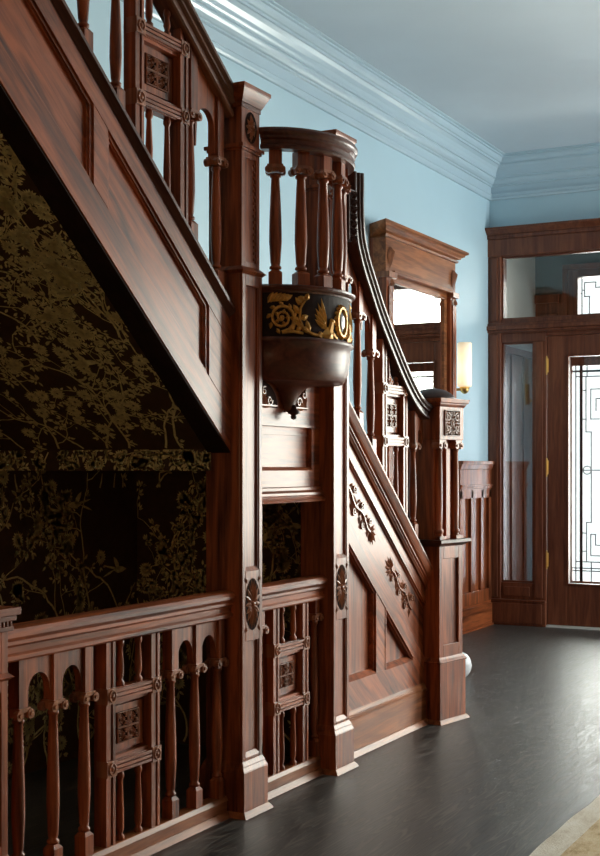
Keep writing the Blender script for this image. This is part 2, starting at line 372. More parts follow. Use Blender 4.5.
# vestibule beyond
YV = 12.0
struct('floor_vestibule', MB().box(XW-.15, -1.3, YF+.15, YV+.15, -.1, 0), cream)
struct('ceiling_vestibule', MB().box(XW-.15, -1.3, YF+.15, YV+.15, 3.6, 3.7), darkgrey)
m = MB(); m.cur = 0; m.box(XW-.15, XW, YF+.15, YV+.15, 0, 3.6); m.cur = 1; m.box(XW, XW+.02, YF+.15, YV, 0, 2.42); m.box(XW+.02, XW+.05, YF+.15, YV, 2.36, 2.42)
for q in (10.9, 11.25, 11.6, 11.95): m.box(XW+.02, XW+.035, q-.05, q+.05, 0, 2.36)
struct('wall_vestibule_left', m, [cream, wood_door])
m = MB(); m.box(-1.45, -1.3, YF+.15, YV+.15, 0, 3.6); struct('wall_vestibule_right', m, cream)
m = MB(); OX0, OX1 = -3.45, -1.80
m.box(XW, OX0, YV, YV+.15, 2.98, 3.6); m.box(OX1, -1.45, YV, YV+.15, 2.98, 3.6); m.box(OX0, OX1, YV, YV+.15, 3.22, 3.6)
struct('wall_vestibule_front', m, darkgrey)
m = MB(); m.box(XW, OX0, YV, YV+.15, 0, 2.98); m.box(OX1, -1.45, YV, YV+.15, 0, 2.98)
m.box(XW, OX0-.06, YV-.03, YV, 2.9, 2.98); m.box(XW+.05, OX0-.08, YV-.02, YV, .3, 2.8)
m.box(OX0-.03, OX0+.02, YV-.03, YV+.1, 0, 3.22); m.box(OX0, OX0+.112, YV-.01, YV+.1, 2.42, 3.2); m.box(OX1-.112, OX1, YV-.01, YV+.1, 2.42, 3.2)
m.box(OX0+.112, OX1-.112, YV-.01, YV+.1, 2.42, 2.745); m.box(OX0+.112, OX1-.112, YV-.01, YV+.1, 3.127, 3.22); m.box(OX0-.03, OX1+.03, YV-.035, YV, 3.2, 3.25)
m.box(OX1-.02, OX1+.03, YV-.03, YV+.1, 0, 3.22)
struct('trim_5', m, wood_door, bevel=.004)
def leaded(name, x0, x1, z0, z1, Y, segs, rings=()):
    r = sroot(name, ((x0+x1)/2, Y, z0)); struct('glass', MB().box(x0, x1, Y-.002, Y+.002, z0, z1), leadglass, r)
    m = MB(); w = .0045
    for (a, b_), (c_, d_) in segs:
        m.box(min(a,c_)-w, max(a,c_)+w, Y-.007, Y+.007, min(b_,d_)-w, max(b_,d_)+w)
    for cx, cz, rr in rings:
        pts = [(cx+rr*math.cos(k*PI/10), Y, cz+rr*math.sin(k*PI/10)) for k in range(21)]
        for a, b_ in zip(pts, pts[1:]): m.cyl(a, b_, .005, 6)
    struct('leading', m, lead, r); return r
g0, g1, h0, h1 = OX0+.05, OX1-.05, .281, 2.298
def mirsegs(segs): 
    s = g0+g1; return segs+[((s-a, b_), (s-c_, d_)) for (a, b_), (c_, d_) in segs]
def poly(*p): return list(zip(p, p[1:]))
A = g0+.095
sg = poly((A+.045,h1),(A+.045,h1-.10),(A+.035,h1-.10),(A+.035,h1-.62),(A+.085,h1-.62),(A+.085,h0+.55),(A+.04,h0+.55),(A+.04,h0+.18),(A+.085,h0+.18),(A+.085,h0))
sg += poly((A+.035,h1-.10),(g1-.035,h1-.10)) + poly((A,h1-.23),(A+.035,h1-.23)) + poly((A,h1-.5),(A+.035,h1-.5))
sg += poly((A+.08,h1-.5),(A+.08,h1-.22),(A+.2,h1-.22)) + poly((A+.08,h1-.5),(A+.16,h1-.5)) + poly((A+.13,h1-.42),(A+.13,h1-.31),(A+.2,h1-.31))
sg += poly((A+.04,h0+.18),(g1-.04,h0+.18)) + poly((A,h0+.45),(A+.04,h0+.45)) + poly((A,h0+.28),(A+.04,h0+.28))
sg += poly((A+.08,h0+.24),(A+.08,h0+.44),(A+.125,h0+.44),(A+.125,h0+.34),(A+.3,h0+.34)) + poly((A+.08,h0+.24),(A+.3,h0+.24))
for q in (0, .006, .012, .018): sg += poly((A-.02+q, h0), (A-.02+q, h1))
sg += poly((A-.062, h0), (A-.062, h1))
sg += poly((A,h0+.12),(g1,h0+.12)) + poly((A,h0+.095),(g1,h0+.095)) + poly((A+.085,1.32),(g1-.085,1.32))+ poly((A,h1-.045),(g1,h1-.045))+ poly((A,h1-.055),(g1,h1-.055))
o = sroot('door_2', (OX0, YV+.03, 0)); m = MB(); m.box(OX0+.02, g0, YV+.01, YV+.06, .02, 2.42); m.box(g1, OX1-.02, YV+.01, YV+.06, .02, 2.42); m.box(g0, g1, YV+.01, YV+.06, .02, h0); m.box(g0, g1, YV+.01, YV+.06, h1, 2.42)
struct('door_leaf', m, wood_door, o, bevel=.004)
leaded('window_6', g0, g1, h0, h1, YV+.035, mirsegs(sg), ((A+.045, 1.32, .038), (g1-.14, 1.32, .038)))
u0, u1, v0, v1 = OX0+.112, OX1-.112, 2.745, 3.127
sg = poly((u0+.03,v0),(u0+.03,v1)) + poly((u0+.03,v1-.12),(u0+.055,v1-.12),(u0+.055,v1-.05),(u0+.16,v1-.05),(u0+.16,v1-.10),(u1-.16,v1-.10)) + poly((u0+.055,v1-.12),(u0+.055,v1-.18),(u0+.10,v1-.18),(u0+.10,v0)) + poly((u1-.10,v0),(u1-.10,v1-.18)) + poly((u0+.03,v1-.15),(u0+.02,v1-.15))
leaded('window_7', u0, u1, v0, v1, YV+.035, sg)

# wainscot on the left wall by the door
YW0 = 9.86
m = MB(); m.box(XW, XW+.02, YW0, YF-.08, .2, 1.33)
for a, b_ in ((YW0, YW0+.05), (10.12, 10.17), (10.36, 10.42), (10.56, 10.62)): m.box(XW+.02, XW+.045, a, b_, .32, 1.16)
m.box(XW+.02, XW+.045, YW0, YF-.08, .215, .32); m.box(XW+.02, XW+.045, YW0, YF-.08, 1.09, 1.33)
m.box(XW+.045, XW+.053, YW0, YF-.08, 1.17, 1.19); m.box(XW+.03, XW+.06, YW0, YF-.08, 1.19, 1.205)
m.frus((XW, XW+.05, YW0, YF-.08), 1.33, (XW, XW+.065, YW0, YF-.08), 1.372); m.box(XW, XW+.072, YW0, YF-.08, 1.372, 1.40)
struct('trim_6', m, wood_v, bevel=.003)
m = MB(); m.box(XW, XW+.045, 7.6, YF-.06, 0, .19); m.box(XW, XW+.035, 7.6, YF-.06, .19, .215); m.box(XW, XW+.06, 7.6, YF-.06, 0, .018)
struct('baseboard_left', m, wood_y, bevel=.003)

# ------------------------------------------------------------------ wallpaper
def wallpaper(mb, m, u0, u1, v0, v1, ntree, sc=1.0, extra=0):
    cl = lambda u, v: m(min(max(u,u0),u1), min(max(v,v0),v1), .0012)
    mm = lambda u, v, n: cl(u, v)
    mb.cur = 1
    def inside(u, v): return u0 < u < u1 and v0 < v < v1
    def leafc(u, v, n, L, a0=0):
        for k in range(n):
            a = a0+random.uniform(-1.3,1.3) if n < 7 else random.uniform(0,2*PI)
            d = random.uniform(0,.6)*L; l = L*random.uniform(.6,1.1)
            p = (u+math.cos(a)*d, v+math.sin(a)*d)
            if inside(*p): mb.leaf(mm, p, a+random.uniform(-.5,.5), l, l*.42, 0)
    def flower(u, v, r):
        for k in range(17):
            a = k/17*2*PI; l = r*random.uniform(.8,1.05); mb.leaf(mm, (u+math.cos(a)*r*.12, v+math.sin(a)*r*.12), a, l*.9, l*.30, 0)
        leafc(u, v-r, 4, r*.8, -1.5)
    def bird(u, v, s, sg):
        mb.leaf(mm, (u-sg*.05*s, v), 0 if sg > 0 else PI, .11*s, .035*s, 0)
        mb.leaf(mm, (u, v), 2.2 if sg > 0 else .9, .08*s, .03*s, 0); mb.leaf(mm, (u, v), PI-.2 if sg > 0 else .2, .13*s, .012*s, 0)
        mb.leaf(mm, (u-sg*.04*s, v), (PI+.3) if sg > 0 else -.3, .1*s, .012*s, 0)
    def branch(u, v, a, L, w, dep):
        pts = [(u, v)]; n = max(4, int(L/.035))
        for k in range(n):
            a += random.uniform(-.42,.42); u += math.cos(a)*L/n; v += math.sin(a)*L/n
            if not inside(u, v): break
            pts.append((u, v))
            if dep < 2 and random.random() < .29:
                branch(u, v, a+random.choice((-1,1))*random.uniform(.6,1.2), L*random.uniform(.25,.5), w*.5, dep+1)
            r = random.random()
            if dep and r < .5: leafc(u, v, random.randint(2,5), .034*sc, a+random.choice((-1.2,1.2)))
            elif not dep and r < .2: leafc(u, v, 5, .034*sc)
        if len(pts) > 2: mb.ribbon(mm, pts, w, w*.5, 0)
        if inside(u, v):
            if random.random() < .45: flower(u, v, .046*sc)
            else: leafc(u, v, 8, .036*sc)
    for k in range(ntree):
        u = u0+(k+.5)*(u1-u0)/ntree+random.uniform(-.05,.05); v = v0+.01
        while v < v1-.05:
            branch(u, v, PI/2+random.uniform(-.35,.35), .75, .013*sc, 0)
            v += .62; u += random.uniform(-.14,.14); u = min(max(u, u0+.03), u1-.03)
    for k in range(extra):
        p = (random.uniform(u0,u1), random.uniform(v0,v1))
        if random.random() < .3: flower(*p, .03)
        else: leafc(*p, 8, .03)
    for k in range(int((u1-u0)*(v1-v0)*2.2)+1):
        bird(random.uniform(u0+.1,u1-.1), random.uniform(v0+.1,v1-.1), 1.1*sc, random.choice((-1,1)))
    mb.cur = 0
YP_ = 5.36; ZS = 1.335; YS = 4.335; ZE = 1.42
wm = [paper_m, goldp]
m = MB(); m.box(XW, XW+.03, 1.2, YP_, 0, ZE+.81*(YS-1.2)); m.v = [(x, y, min(z, ZE+.81*(YS-y)-.001) if y < YS else min(z, ZS)) if z > 1 else (x, y, z) for x, y, z in m.v]
# real outline: straight until the rake
m = MB(); P = [(1.2,0),(YP_,0),(YP_,ZS),(YS,ZS),(YS,ZE),(1.2,ZE+.81*(YS-1.2))]; m.prismx(P, XW, XW+.03)
wallpaper(m, face_x(XW+.03), 3.6, YP_, .0, ZS, 9, .9); struct('wall_alcove', m, wm)
m = MB(); m.box(XW+.03, -2.69, YP_, YP_+.06, 0, ZS); wallpaper(m, lambda u, v, n: (u, YP_-n, v), XW+.03, -2.69, 0, ZS, 5, .9); struct('wall_partition', m, wm)
# soffit: flat landing underside with a small drop face, then the rake
m = MB(); m.prismx([(YS+.02,ZS),(YP_+.06,ZS),(YP_+.06,ZS+.05),(YS+.02,ZS+.05)], XW, -2.66)
struct('ceiling_alcove', m, wm)
m = MB(); m.box(XW, -2.66, YS, YS+.02, ZS, ZE+.03); wallpaper(m, lambda u, v, n: (u, YS-n, v), XW, -2.66, ZS, ZE, 9, .8, 60); struct('wall_soffit_drop', m, wm)
m = MB(); L_ = (YS-1.2); m.prismx([(YS,ZE),(YS,ZE+.04),(1.2,ZE+.81*L_+.04),(1.2,ZE+.81*L_)], XW, -2.676)
ct, st = math.cos(SL), math.sin(SL)
wallpaper(m, lambda u, v, n: (u, YS-v*ct-n*st, ZE+v*st-n*ct), XW, -2.676, .0, 2.7, 8, .8); struct('ceiling_stair_soffit', m, wm)

# ------------------------------------------------------------------ wood construction pieces
def railprof(w, h):   # ribbed handrail outline, half widths scaled
    half = [(.62,0),(.74,.06),(.74,.17),(.56,.24),(.58,.42),(.80,.50),(.80,.60),(.92,.66),(1,.72),(1,.84),(.86,.95),(.5,1)]
    r = [(a*w, b*h) for a, b in half]; return r+[(-a, b) for a, b in r[::-1]]
def make_baluster(root, X, Y, z0, zb, zv, zt, w=.042, zt_slope=0, zb_slope=0, name='baluster', fat=1):
    """square head above a scrolled capital, swelling shaft, chamfered base block"""
    m = MB(); h = w/2
    L = zv-.02-zb
    m.lathe(X, Y, [(a*fat, b) for a, b in [(.012,zb),(.020,zb+.004),(.020,zb+.012),(.014,zb+.018),(.017,zb+.03),(.0215,zb+.30*L),(.0205,zb+.5*L),(.0165,zb+.8*L),(.014,zv-.035),(.019,zv-.03),(.019,zv-.022),(.014,zv-.016)]], 14)
    zl = zt+zt_slope*h; zr = zt-zt_slope*h
    m.add([(X-h,Y-h,zv+.015),(X+h,Y-h,zv+.015),(X+h,Y+h,zv+.015),(X-h,Y+h,zv+.015),(X-h,Y-h,zl),(X+h,Y-h,zl),(X+h,Y+h,zr),(X-h,Y+h,zr)],
          [(0,3,2,1),(4,5,6,7),(0,1,5,4),(1,2,6,5),(2,3,7,6),(3,0,4,7)])
    b = obj(name, m, wood_v, root)
    m = MB(); m.box(X-h-.006, X+h+.006, Y-h-.006, Y+h+.006, zv+.004, zv+.017)
    for s in (-1, 1):
        for s2 in (-1, 1):
            m.cyl((X+s2*.012, Y+s*.026, zv-.004), (X+s2*(h+.009), Y+s*.026, zv-.004), .0155, 12)
            m.cyl((X+s2*(h+.009), Y+s*.026, zv-.004), (X+s2*(h+.014), Y+s*.026, zv-.004), .007, 8)
    m.box(X-h, X+h, Y-.026, Y+.026, zv-.012, zv+.004)
    obj('capital', m, carve, b)
    m = MB(); bl = z0+zb_slope*h; br = z0-zb_slope*h; w2 = h+.001; zq = zb-.012
    m.add([(X-w2,Y-w2,bl),(X+w2,Y-w2,bl),(X+w2,Y+w2,br),(X-w2,Y+w2,br),(X-w2,Y-w2,zq),(X+w2,Y-w2,zq),(X+w2,Y+w2,zq),(X-w2,Y+w2,zq)],
          [(0,3,2,1),(0,1,5,4),(1,2,6,5),(2,3,7,6),(3,0,4,7)])
    m.frus((X-w2,X+w2,Y-w2,Y+w2), zq, (X-.013,X+.013,Y-.013,Y+.013), zb)
    obj('base_block', m, wood_v, b)
    return b
def make_arch(root, X, ya, yb, zleg, zspring, ztop, zr, slope=0):
    """board between two heads with a round-headed opening cut into it; top edge follows the rail"""
    c_ = (ya+yb)/2; r = (yb-ya)/2-.012; m = MB()
    top = lambda y: zr-slope*(y-ya)
    ar = [(c_-r*math.cos(PI*k/10), zspring+(ztop-zspring)*math.sin(PI*k/10)) for k in range(11)]
    low = [(ya, zleg), (ya+.006, zleg)]+ar+[(yb-.006, zleg), (yb, zleg)]
    for x, rev in ((X-.012, 1), (X+.012, 0)):
        vs = []
        for y, z in low: vs += [(x, y, z), (x, y, top(y))]
        fs = [(2*i, 2*i+2, 2*i+3, 2*i+1) for i in range(len(low)-1)]
        if rev: fs = [f[::-1] for f in fs]
        m.add(vs, fs)
    m.add([(X-.012,y,z) for y, z in low]+[(X+.012,y,z) for y, z in low], [(i+1, i, i+len(low), i+1+len(low)) for i in range(len(low)-1)])
    return obj('arch_panel', m, wood_v, root)
def fret(mb, m, u0, u1, v0, v1, h=.007):
    """symmetrical scroll and leaf carving filling a rectangle"""
    cu, cv, a, b_ = (u0+u1)/2, (v0+v1)/2, (u1-u0)/2, (v1-v0)/2; r = min(a, b_)
    mb.ribbon(m, [(u0,v0),(u1,v0)], .1*r, .1*r, h); mb.ribbon(m, [(u0,v1),(u1,v1)], .1*r, .1*r, h)
    mb.ribbon(m, [(u0,v0),(u0,v1)], .1*r, .1*r, h); mb.ribbon(m, [(u1,v0),(u1,v1)], .1*r, .1*r, h)
    mb.oval(m, (cu,cv), .15*a, .15*b_, h*1.3, 8)
    for s in (-1, 1):
        for q in (-1, 1):
            c_ = (cu+s*.58*a, cv+q*.58*b_)
            mb.spiral(m, c_, .34*r, 1.25, math.atan2(-q, -s), s*q, .13*r, h)
            mb.leaf(m, (cu+s*.1*a, cv+q*.1*b_), math.atan2(q*b_, s*a), .42*r, .16*r, h)
            mb.leaf(m, (cu+s*.9*a, cv+q*.9*b_), math.atan2(-q, -s), .25*r, .12*r, h)
            mb.leaf(m, (cu+s*.28*a, cv+q*.92*b_), math.atan2(-q, s*.3), .34*r, .13*r, h)
        mb.spray(m, (cu+s*.15*a, cv), 0 if s > 0 else PI, .62*r, 5, 1.5, h, .28)
        mb.spray(m, (cu, cv+s*.15*b_), s*PI/2, .62*r, 5, 1.3, h, .28)
def make_unit(root, X, ya, yb, zb, zt, zlo, zhi, slope_b=0, slope_t=0, sx=(.3,.7)):
    """stile pair with two rosetted cross rails, carved centre panel and spindles above and below"""
    bot = lambda y: zb(y); top = lambda y: zt(y)
    for y in (ya, yb):
        m = MB(); w = .026
        def slab(x0, x1, p, q):
            m.add([(x0,p,bot(p)),(x1,p,bot(p)),(x1,q,bot(q)),(x0,q,bot(q)),(x0,p,top(p)),(x1,p,top(p)),(x1,q,top(q)),(x0,q,top(q))],
                  [(0,3,2,1),(4,5,6,7),(0,1,5,4),(1,2,6,5),(2,3,7,6),(3,0,4,7)])
        slab(X-.03, X+.008, y-w, y+w); slab(X+.008, X+.02, y-w, y-w+.014); slab(X+.008, X+.02, y+w-.014, y+w); slab(X+.008, X+.016, y-.006, y+.006)
        obj('stile', m, wood_v, root)
    for z, q in ((zlo, 1), (zhi, -1)):
        m = MB(); m.box(X-.025, X+.014, ya+.027, yb-.027, z-.022, z+.022)
        for k in (-1, 0, 1): m.box(X+.014, X+.024, ya+.027, yb-.027, z+k*.0145-.005, z+k*.0145+.005)
        m.prismx([(ya+.027, z+q*.022), (yb-.027, z+q*.022), (yb-.027, z+q*.034), (ya+.027, z+q*.034)][::q], X-.02, X+.006)
        cr = obj('cross_rail', m, wood_y, root)
        for y in (ya, yb):
            r_ = MB(); r_.box(X-.02, X+.026, y-.027, y+.027, z-.027, z+.027); f = face_x(X+.026)
            r_.cur = 0; r_.ring(f, (y, z), .017, .019, .007, .005, 16); r_.oval(f, (y, z), .008, .010, .007, 8)
            obj('rosette', r_, carve, cr)
    m = MB(); y0, y1, z0, z1 = ya+.027, yb-.027, zlo+.034, zhi-.034
    m.box(X-.035, X-.02, y0, y1, z0, z1); m.box(X-.02, X-.008, y0+.012, y1-.012, z0+.012, z1-.012)
    cp = obj('carved_panel', m, wood_v, root)
    cy, cz, a, b_ = (y0+y1)/2-.004, (z0+z1)/2, (y1-y0)*.30, (z1-z0)*.30; m = MB()
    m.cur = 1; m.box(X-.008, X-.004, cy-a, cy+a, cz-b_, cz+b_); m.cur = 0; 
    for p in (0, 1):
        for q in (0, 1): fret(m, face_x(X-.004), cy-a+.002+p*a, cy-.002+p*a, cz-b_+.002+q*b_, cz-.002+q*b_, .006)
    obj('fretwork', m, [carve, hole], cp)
    for t_ in sx:
        y = ya+(yb-ya)*t_
        for s0, s1 in ((zhi+.024, top(y)), (bot(y), zlo-.024)):
            L = s1-s0
            if L < .05: continue
            m = MB(); m.lathe(X, y, [(.015,s0-.01),(.015,s0+.012),(.008,s0+.02),(.013,s0+.035),(.0135,s0+.4*L),(.009,s1-.03),(.014,s1-.022),(.014,s1-.012),(.01,s1+.005)], 10)
            obj('spindle', m, wood_v, root)
def sunburst(mb, X, cy, cz, ry, rz):
    f = face_x(X)
    for k in range(18):
        a = k/18*2*PI; dx, dz = math.cos(a)*ry, math.sin(a)*rz; L = math.hypot(dx, dz)
        mb.leaf(f, (cy+dx*.12, cz+dz*.12), math.atan2(dz, dx), L*.88, .015 if abs(dx) < ry*.7 else .021, .007)
    mb.oval(f, (cy,cz), .012, .014, .01, 10)

# ------------------------------------------------------------------ tall square posts (four newels)
def tall_post(Y0, label):
    X1 = -2.52; X0 = X1-.165; Y1 = Y0+.158; cy = (Y0+Y1)/2
    r = thing('newel_post', label, 'newel post', ((X0+X1)/2, cy, 0))
    m = MB(); m.box(X0, X1-.012, Y0, Y1, .20, 2.10)
    for a, b_ in ((Y0, Y0+.026), (Y1-.026, Y1)): m.box(X1-.012, X1, a, b_, .20, 2.10)
    for a, b_ in ((.205,.225),(.672,.945),(2.055,2.10)): m.box(X1-.012, X1, Y0+.026, Y1-.026, a, b_)
    obj('shaft', m, wood_v, r, bevel=.0025)
    m = MB(); e = .012   # panel beads
    for a, b_ in ((.225,.672),(.945,2.055)):
        m.box(X1-.012, X1-.004, Y0+.026, Y0+.032, a, b_); m.box(X1-.012, X1-.004, Y1-.032, Y1-.026, a, b_)
        m.frus((X1-.012, X1+.001, Y0+.026, Y1-.026), a, (X1-.012, X1-.009, Y0+.026, Y1-.026), a+.016)
    obj('panel_bead', m, wood_v, r)
    m = MB(); m.box(X0-.018, X1+.018, Y0-.018, Y1+.014, 0, .172); m.frus((X0-.018,X1+.018,Y0-.018,Y1+.014), .172, (X0-.01,X1+.008,Y0-.01,Y1+.006), .192)
    m.frus((X0-.01,X1+.01,Y0-.01,Y1+.008), .192, (X0,X1,Y0,Y1), .212)
    b_ = obj('base_block', m, wood_v, r, bevel=.002)
    obj('shoe_moulding', MB().frus((X0-.034,X1+.036,Y0-.034,Y1+.03), 0, (X0-.018,X1+.020,Y0-.018,Y1+.016), .022), wood_o, b_)
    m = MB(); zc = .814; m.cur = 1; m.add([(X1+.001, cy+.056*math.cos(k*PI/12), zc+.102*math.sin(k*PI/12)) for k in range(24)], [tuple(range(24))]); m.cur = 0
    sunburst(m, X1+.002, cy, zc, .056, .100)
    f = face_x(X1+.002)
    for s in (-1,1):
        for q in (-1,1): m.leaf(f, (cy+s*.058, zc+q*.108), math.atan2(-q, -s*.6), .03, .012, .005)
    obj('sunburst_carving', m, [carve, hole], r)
    a = .008; m = MB(); m.box(X0+a, X1-a-.008, Y0+a, Y1-a, 2.12, 2.76)
    for p, q in ((Y0+a, Y0+a+.026), (Y1-a-.026, Y1-a)): m.box(X1-a-.008, X1-a, p, q, 2.12, 2.60)
    m.box(X1-a-.008, X1-a, Y0+a+.026, Y1-a-.026, 2.12, 2.15); m.box(X1-a-.008, X1-a, Y0+a+.026, Y1-a-.026, 2.555, 2.60); m.box(X1-a-.008, X1-a, Y0+a, Y1-a, 2.60, 2.76)
    for k in range(16): m.box(X1-a-.008, X1-a-.002, Y1-a-.040, Y1-a-.028, 2.16+k*.0245, 2.172+k*.0245)
    obj('upper_shaft', m, wood_v, r, bevel=.002)
    m = MB(); m.frus((X0,X1,Y0,Y1), 2.10, (X0-.012,X1+.012,Y0-.012,Y1+.012), 2.112); m.frus((X0-.012,X1+.012,Y0-.012,Y1+.012), 2.112, (X0+a,X1-a,Y0+a,Y1-a), 2.13)
    obj('collar', m, wood_v, r); m = MB()
    m.box(X0+a-.006, X1-a+.006, Y0+a-.006, Y1-a+.006, 2.578, 2.588); m.box(X0+a-.014, X1-a+.014, Y0+a-.014, Y1-a+.014, 2.588, 2.602)
    obj('collar', m, wood_v, r)
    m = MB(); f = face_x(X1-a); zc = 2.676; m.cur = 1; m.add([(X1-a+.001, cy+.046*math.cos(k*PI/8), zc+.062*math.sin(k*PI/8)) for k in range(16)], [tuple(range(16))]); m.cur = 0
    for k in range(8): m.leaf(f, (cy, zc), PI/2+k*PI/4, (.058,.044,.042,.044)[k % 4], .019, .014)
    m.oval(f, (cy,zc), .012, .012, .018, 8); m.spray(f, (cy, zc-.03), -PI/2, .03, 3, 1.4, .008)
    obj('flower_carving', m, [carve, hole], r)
    m = MB(); m.box(X0+a-.004, X1-a+.004, Y0+a-.004, Y1-a+.004, 2.745, 2.762); m.frus((X0+a-.006,X1-a+.006,Y0+a-.006,Y1-a+.006), 2.762, (X0-.025,X1+.025,Y0-.028,Y1+.022), 2.812)
    m.box(X0-.027, X1+.027, Y0-.030, Y1+.024, 2.812, 2.828)
    obj('cap', m, wood_y, r, bevel=.0015)
    return r
tall_post(4.338, 'tall square mahogany newel post left of the bowed balcony, nearest full-height post')
tall_post(5.138, 'tall square mahogany newel post right of the bowed balcony, half hidden behind its rail')

# low post at the left edge
def low_post():
    X1, Y1 = -2.535, 2.992; X0, Y0 = X1-.17, Y1-.17; cy = (Y0+Y1)/2
    r = thing('newel_post', 'low square mahogany post with dentilled cap at the left edge of the alcove railing', 'newel post', ((X0+X1)/2, cy, 0))
    m = MB(); m.box(X0, X1-.012, Y0, Y1, .2, .87)
    for a, b_ in ((Y0, Y0+.03), (Y1-.03, Y1)): m.box(X1-.012, X1, a, b_, .2, .87)
    for a, b_ in ((.2,.24),(.69,.87)): m.box(X1-.012, X1, Y0+.03, Y1-.03, a, b_)
    for k in range(26): m.box(X1-.012, X1-.004, Y1-.042, Y1-.03, .25+k*.017, .259+k*.017)
    obj('shaft', m, wood_v, r, bevel=.002)
    m = MB(); m.box(X0-.018, X1+.018, Y0-.018, Y1+.014, 0, .18); m.frus((X0-.018,X1+.018,Y0-.018,Y1+.014), .18, (X0,X1,Y0,Y1), .21); obj('base_block', m, wood_v, r)
    m = MB(); m.frus((X0,X1,Y0,Y1), .722, (X0-.014,X1+.014,Y0-.014,Y1+.014), .732); m.frus((X0-.014,X1+.014,Y0-.014,Y1+.014), .732, (X0,X1,Y0,Y1), .745); obj('collar', m, wood_v, r)
    m = MB(); m.box(X0-.012, X1+.012, Y0-.012, Y1+.012, .868, .882)
    m.box(X0-.018, X1+.018, Y0-.018, Y1+.018, .898, .915); m.box(X0-.026, X1+.030, Y0-.026, Y1+.024, .915, .938); m.box(X0-.006, X1+.006, Y0-.006, Y1+.006, .882, .898)
    for k in range(11): m.box(X1+.006, X1+.016, Y0+.002+k*.016, Y0+.011+k*.016, .882, .898)
    obj('cap', m, wood_y, r, bevel=.002)
low_post()

# ------------------------------------------------------------------ alcove railings at floor level
def base_rail(root, X, a, b_):
    m = MB(); m.box(X-.03, X+.024, a, b_, 0, .062); m.frus((X-.035,X+.03,a,b_), .062, (X-.03,X+.02,a,b_), .080)
    o = obj('bottom_rail', m, wood_o, root, bevel=.002)
    obj('shoe_moulding', MB().frus((X+.024,X+.044,a,b_), 0, (X+.024,X+.028,a,b_), .022), wood_o, o)
XB = -2.60
r1 = thing('balustrade', 'long waist-high mahogany railing in front of the papered alcove, left of the tall post', 'railing', (XB, 3.68, 0))
m = MB(); m.sweep([(XB,2.99,.765),(XB,4.34,.765)], railprof(.050,.105)); obj('handrail', m, wood_y, r1)
base_rail(r1, XB, 2.99, 4.32)
b0 = make_baluster(r1, XB, 3.116, .08, .157, .60, .765)
for y in (3.284, 3.445, 3.958, 4.12, 4.282): dupchild(b0, y-3.116)
for a, b_ in ((3.03,3.116),(3.116,3.284),(3.284,3.445),(3.958,4.12),(4.12,4.282)):
    if a > 3.03: make_arch(r1, XB, a+.021, b_-.021, .625, .66, .714, .765)
make_unit(r1, XB, 3.566, 3.833, lambda y: .08, lambda y: .765, .338, .582)
r2 = thing('balustrade', 'short mahogany railing with a carved centre panel between the two tall posts', 'railing', (XB, 4.82, 0))
m = MB(); m.sweep([(XB,4.495,.765),(XB,5.14,.765)], railprof(.050,.105)); obj('handrail', m, wood_y, r2)
base_rail(r2, XB, 4.50, 5.13)
b1 = make_baluster(r2, XB, 4.60, .08, .157, .69, .765); dupchild(b1, 5.098-4.60)
make_unit(r2, XB, 4.722, 4.985, lambda y: .08, lambda y: .765, .350, .590)

# ------------------------------------------------------------------ fascia between tall posts + bowed balcony
r = thing('landing_fascia', 'mahogany panelled fascia under the balcony between the two tall posts', 'wall panel', (-2.6, 4.82, 1.2))
ya, yb = 4.497, 5.137
m = MB(); m.box(-2.66, -2.612, ya, yb, 1.24, 2.03); m.box(-2.612, -2.59, ya, yb, 1.52, 2.03); m.box(-2.612, -2.59, ya, yb, 1.262, 1.337)
m.box(-2.612, -2.59, ya, ya+.03, 1.337, 1.52); m.box(-2.612, -2.59, yb-.075, yb, 1.337, 1.52)
obj('board', m, wood_y, r, bevel=.002)
m = MB(); m.frus((-2.612,-2.586,ya+.03,yb-.075), 1.337, (-2.612,-2.604,ya+.03,yb-.075), 1.35); m.box(-2.59,-2.584,ya,yb,1.52,1.53); m.box(-2.612,-2.606,ya+.03,yb-.075,1.485,1.49); obj('panel_bead', m, wood_y, r)
m = MB(); m.sweep([(-2.60,ya,1.2),(-2.60,yb,1.2)], [(-.05,0),(.035,0),(.040,.010),(.030,.018),(.026,.024),(.032,.030),(.032,.040),(.018,.050),(.018,.062),(.010,.066),(-.05,.066)]); obj('bottom_moulding', m, wood_y, r)
m = MB(); f = face_x(-2.588)
yc = 4.80
for s, ye in ((-1, ya+.005), (1, 4.99)):
    q = yc+s*.055
    m.cur = 1; P = [(q, 1.595)]+[(yc+s*(.055+.15*(1-math.cos(k/8*PI/2))), 1.60+.105*math.sin(k/8*PI/2)) for k in range(9)]+[(ye if abs(ye-yc) > .2 else yc+s*.21, 1.595)]
    vs = [(-2.588, y, z) for y, z in P]; m.add(vs, [tuple(range(len(vs)))]); m.cur = 0
    for k in range(7):
        a = k/6*PI/2*1.05; bx = yc+s*.20; L = .10-.02*math.sin(2*a)
        m.leaf(f, (bx, 1.60), PI/2+s*a*.95, L, .018, .008)
    m.spiral(f, (yc+s*.13, 1.625), .024, 1.2, 0, s, .008, .008); m.spiral(f, (yc+s*.175, 1.66), .02, 1.2, 1, -s, .007, .008)
    m.ribbon(f, [(yc+s*.07,1.603),(yc+s*.21,1.603)], .008, .008, .008)
obj('fretwork', m, [carve, hole], r)

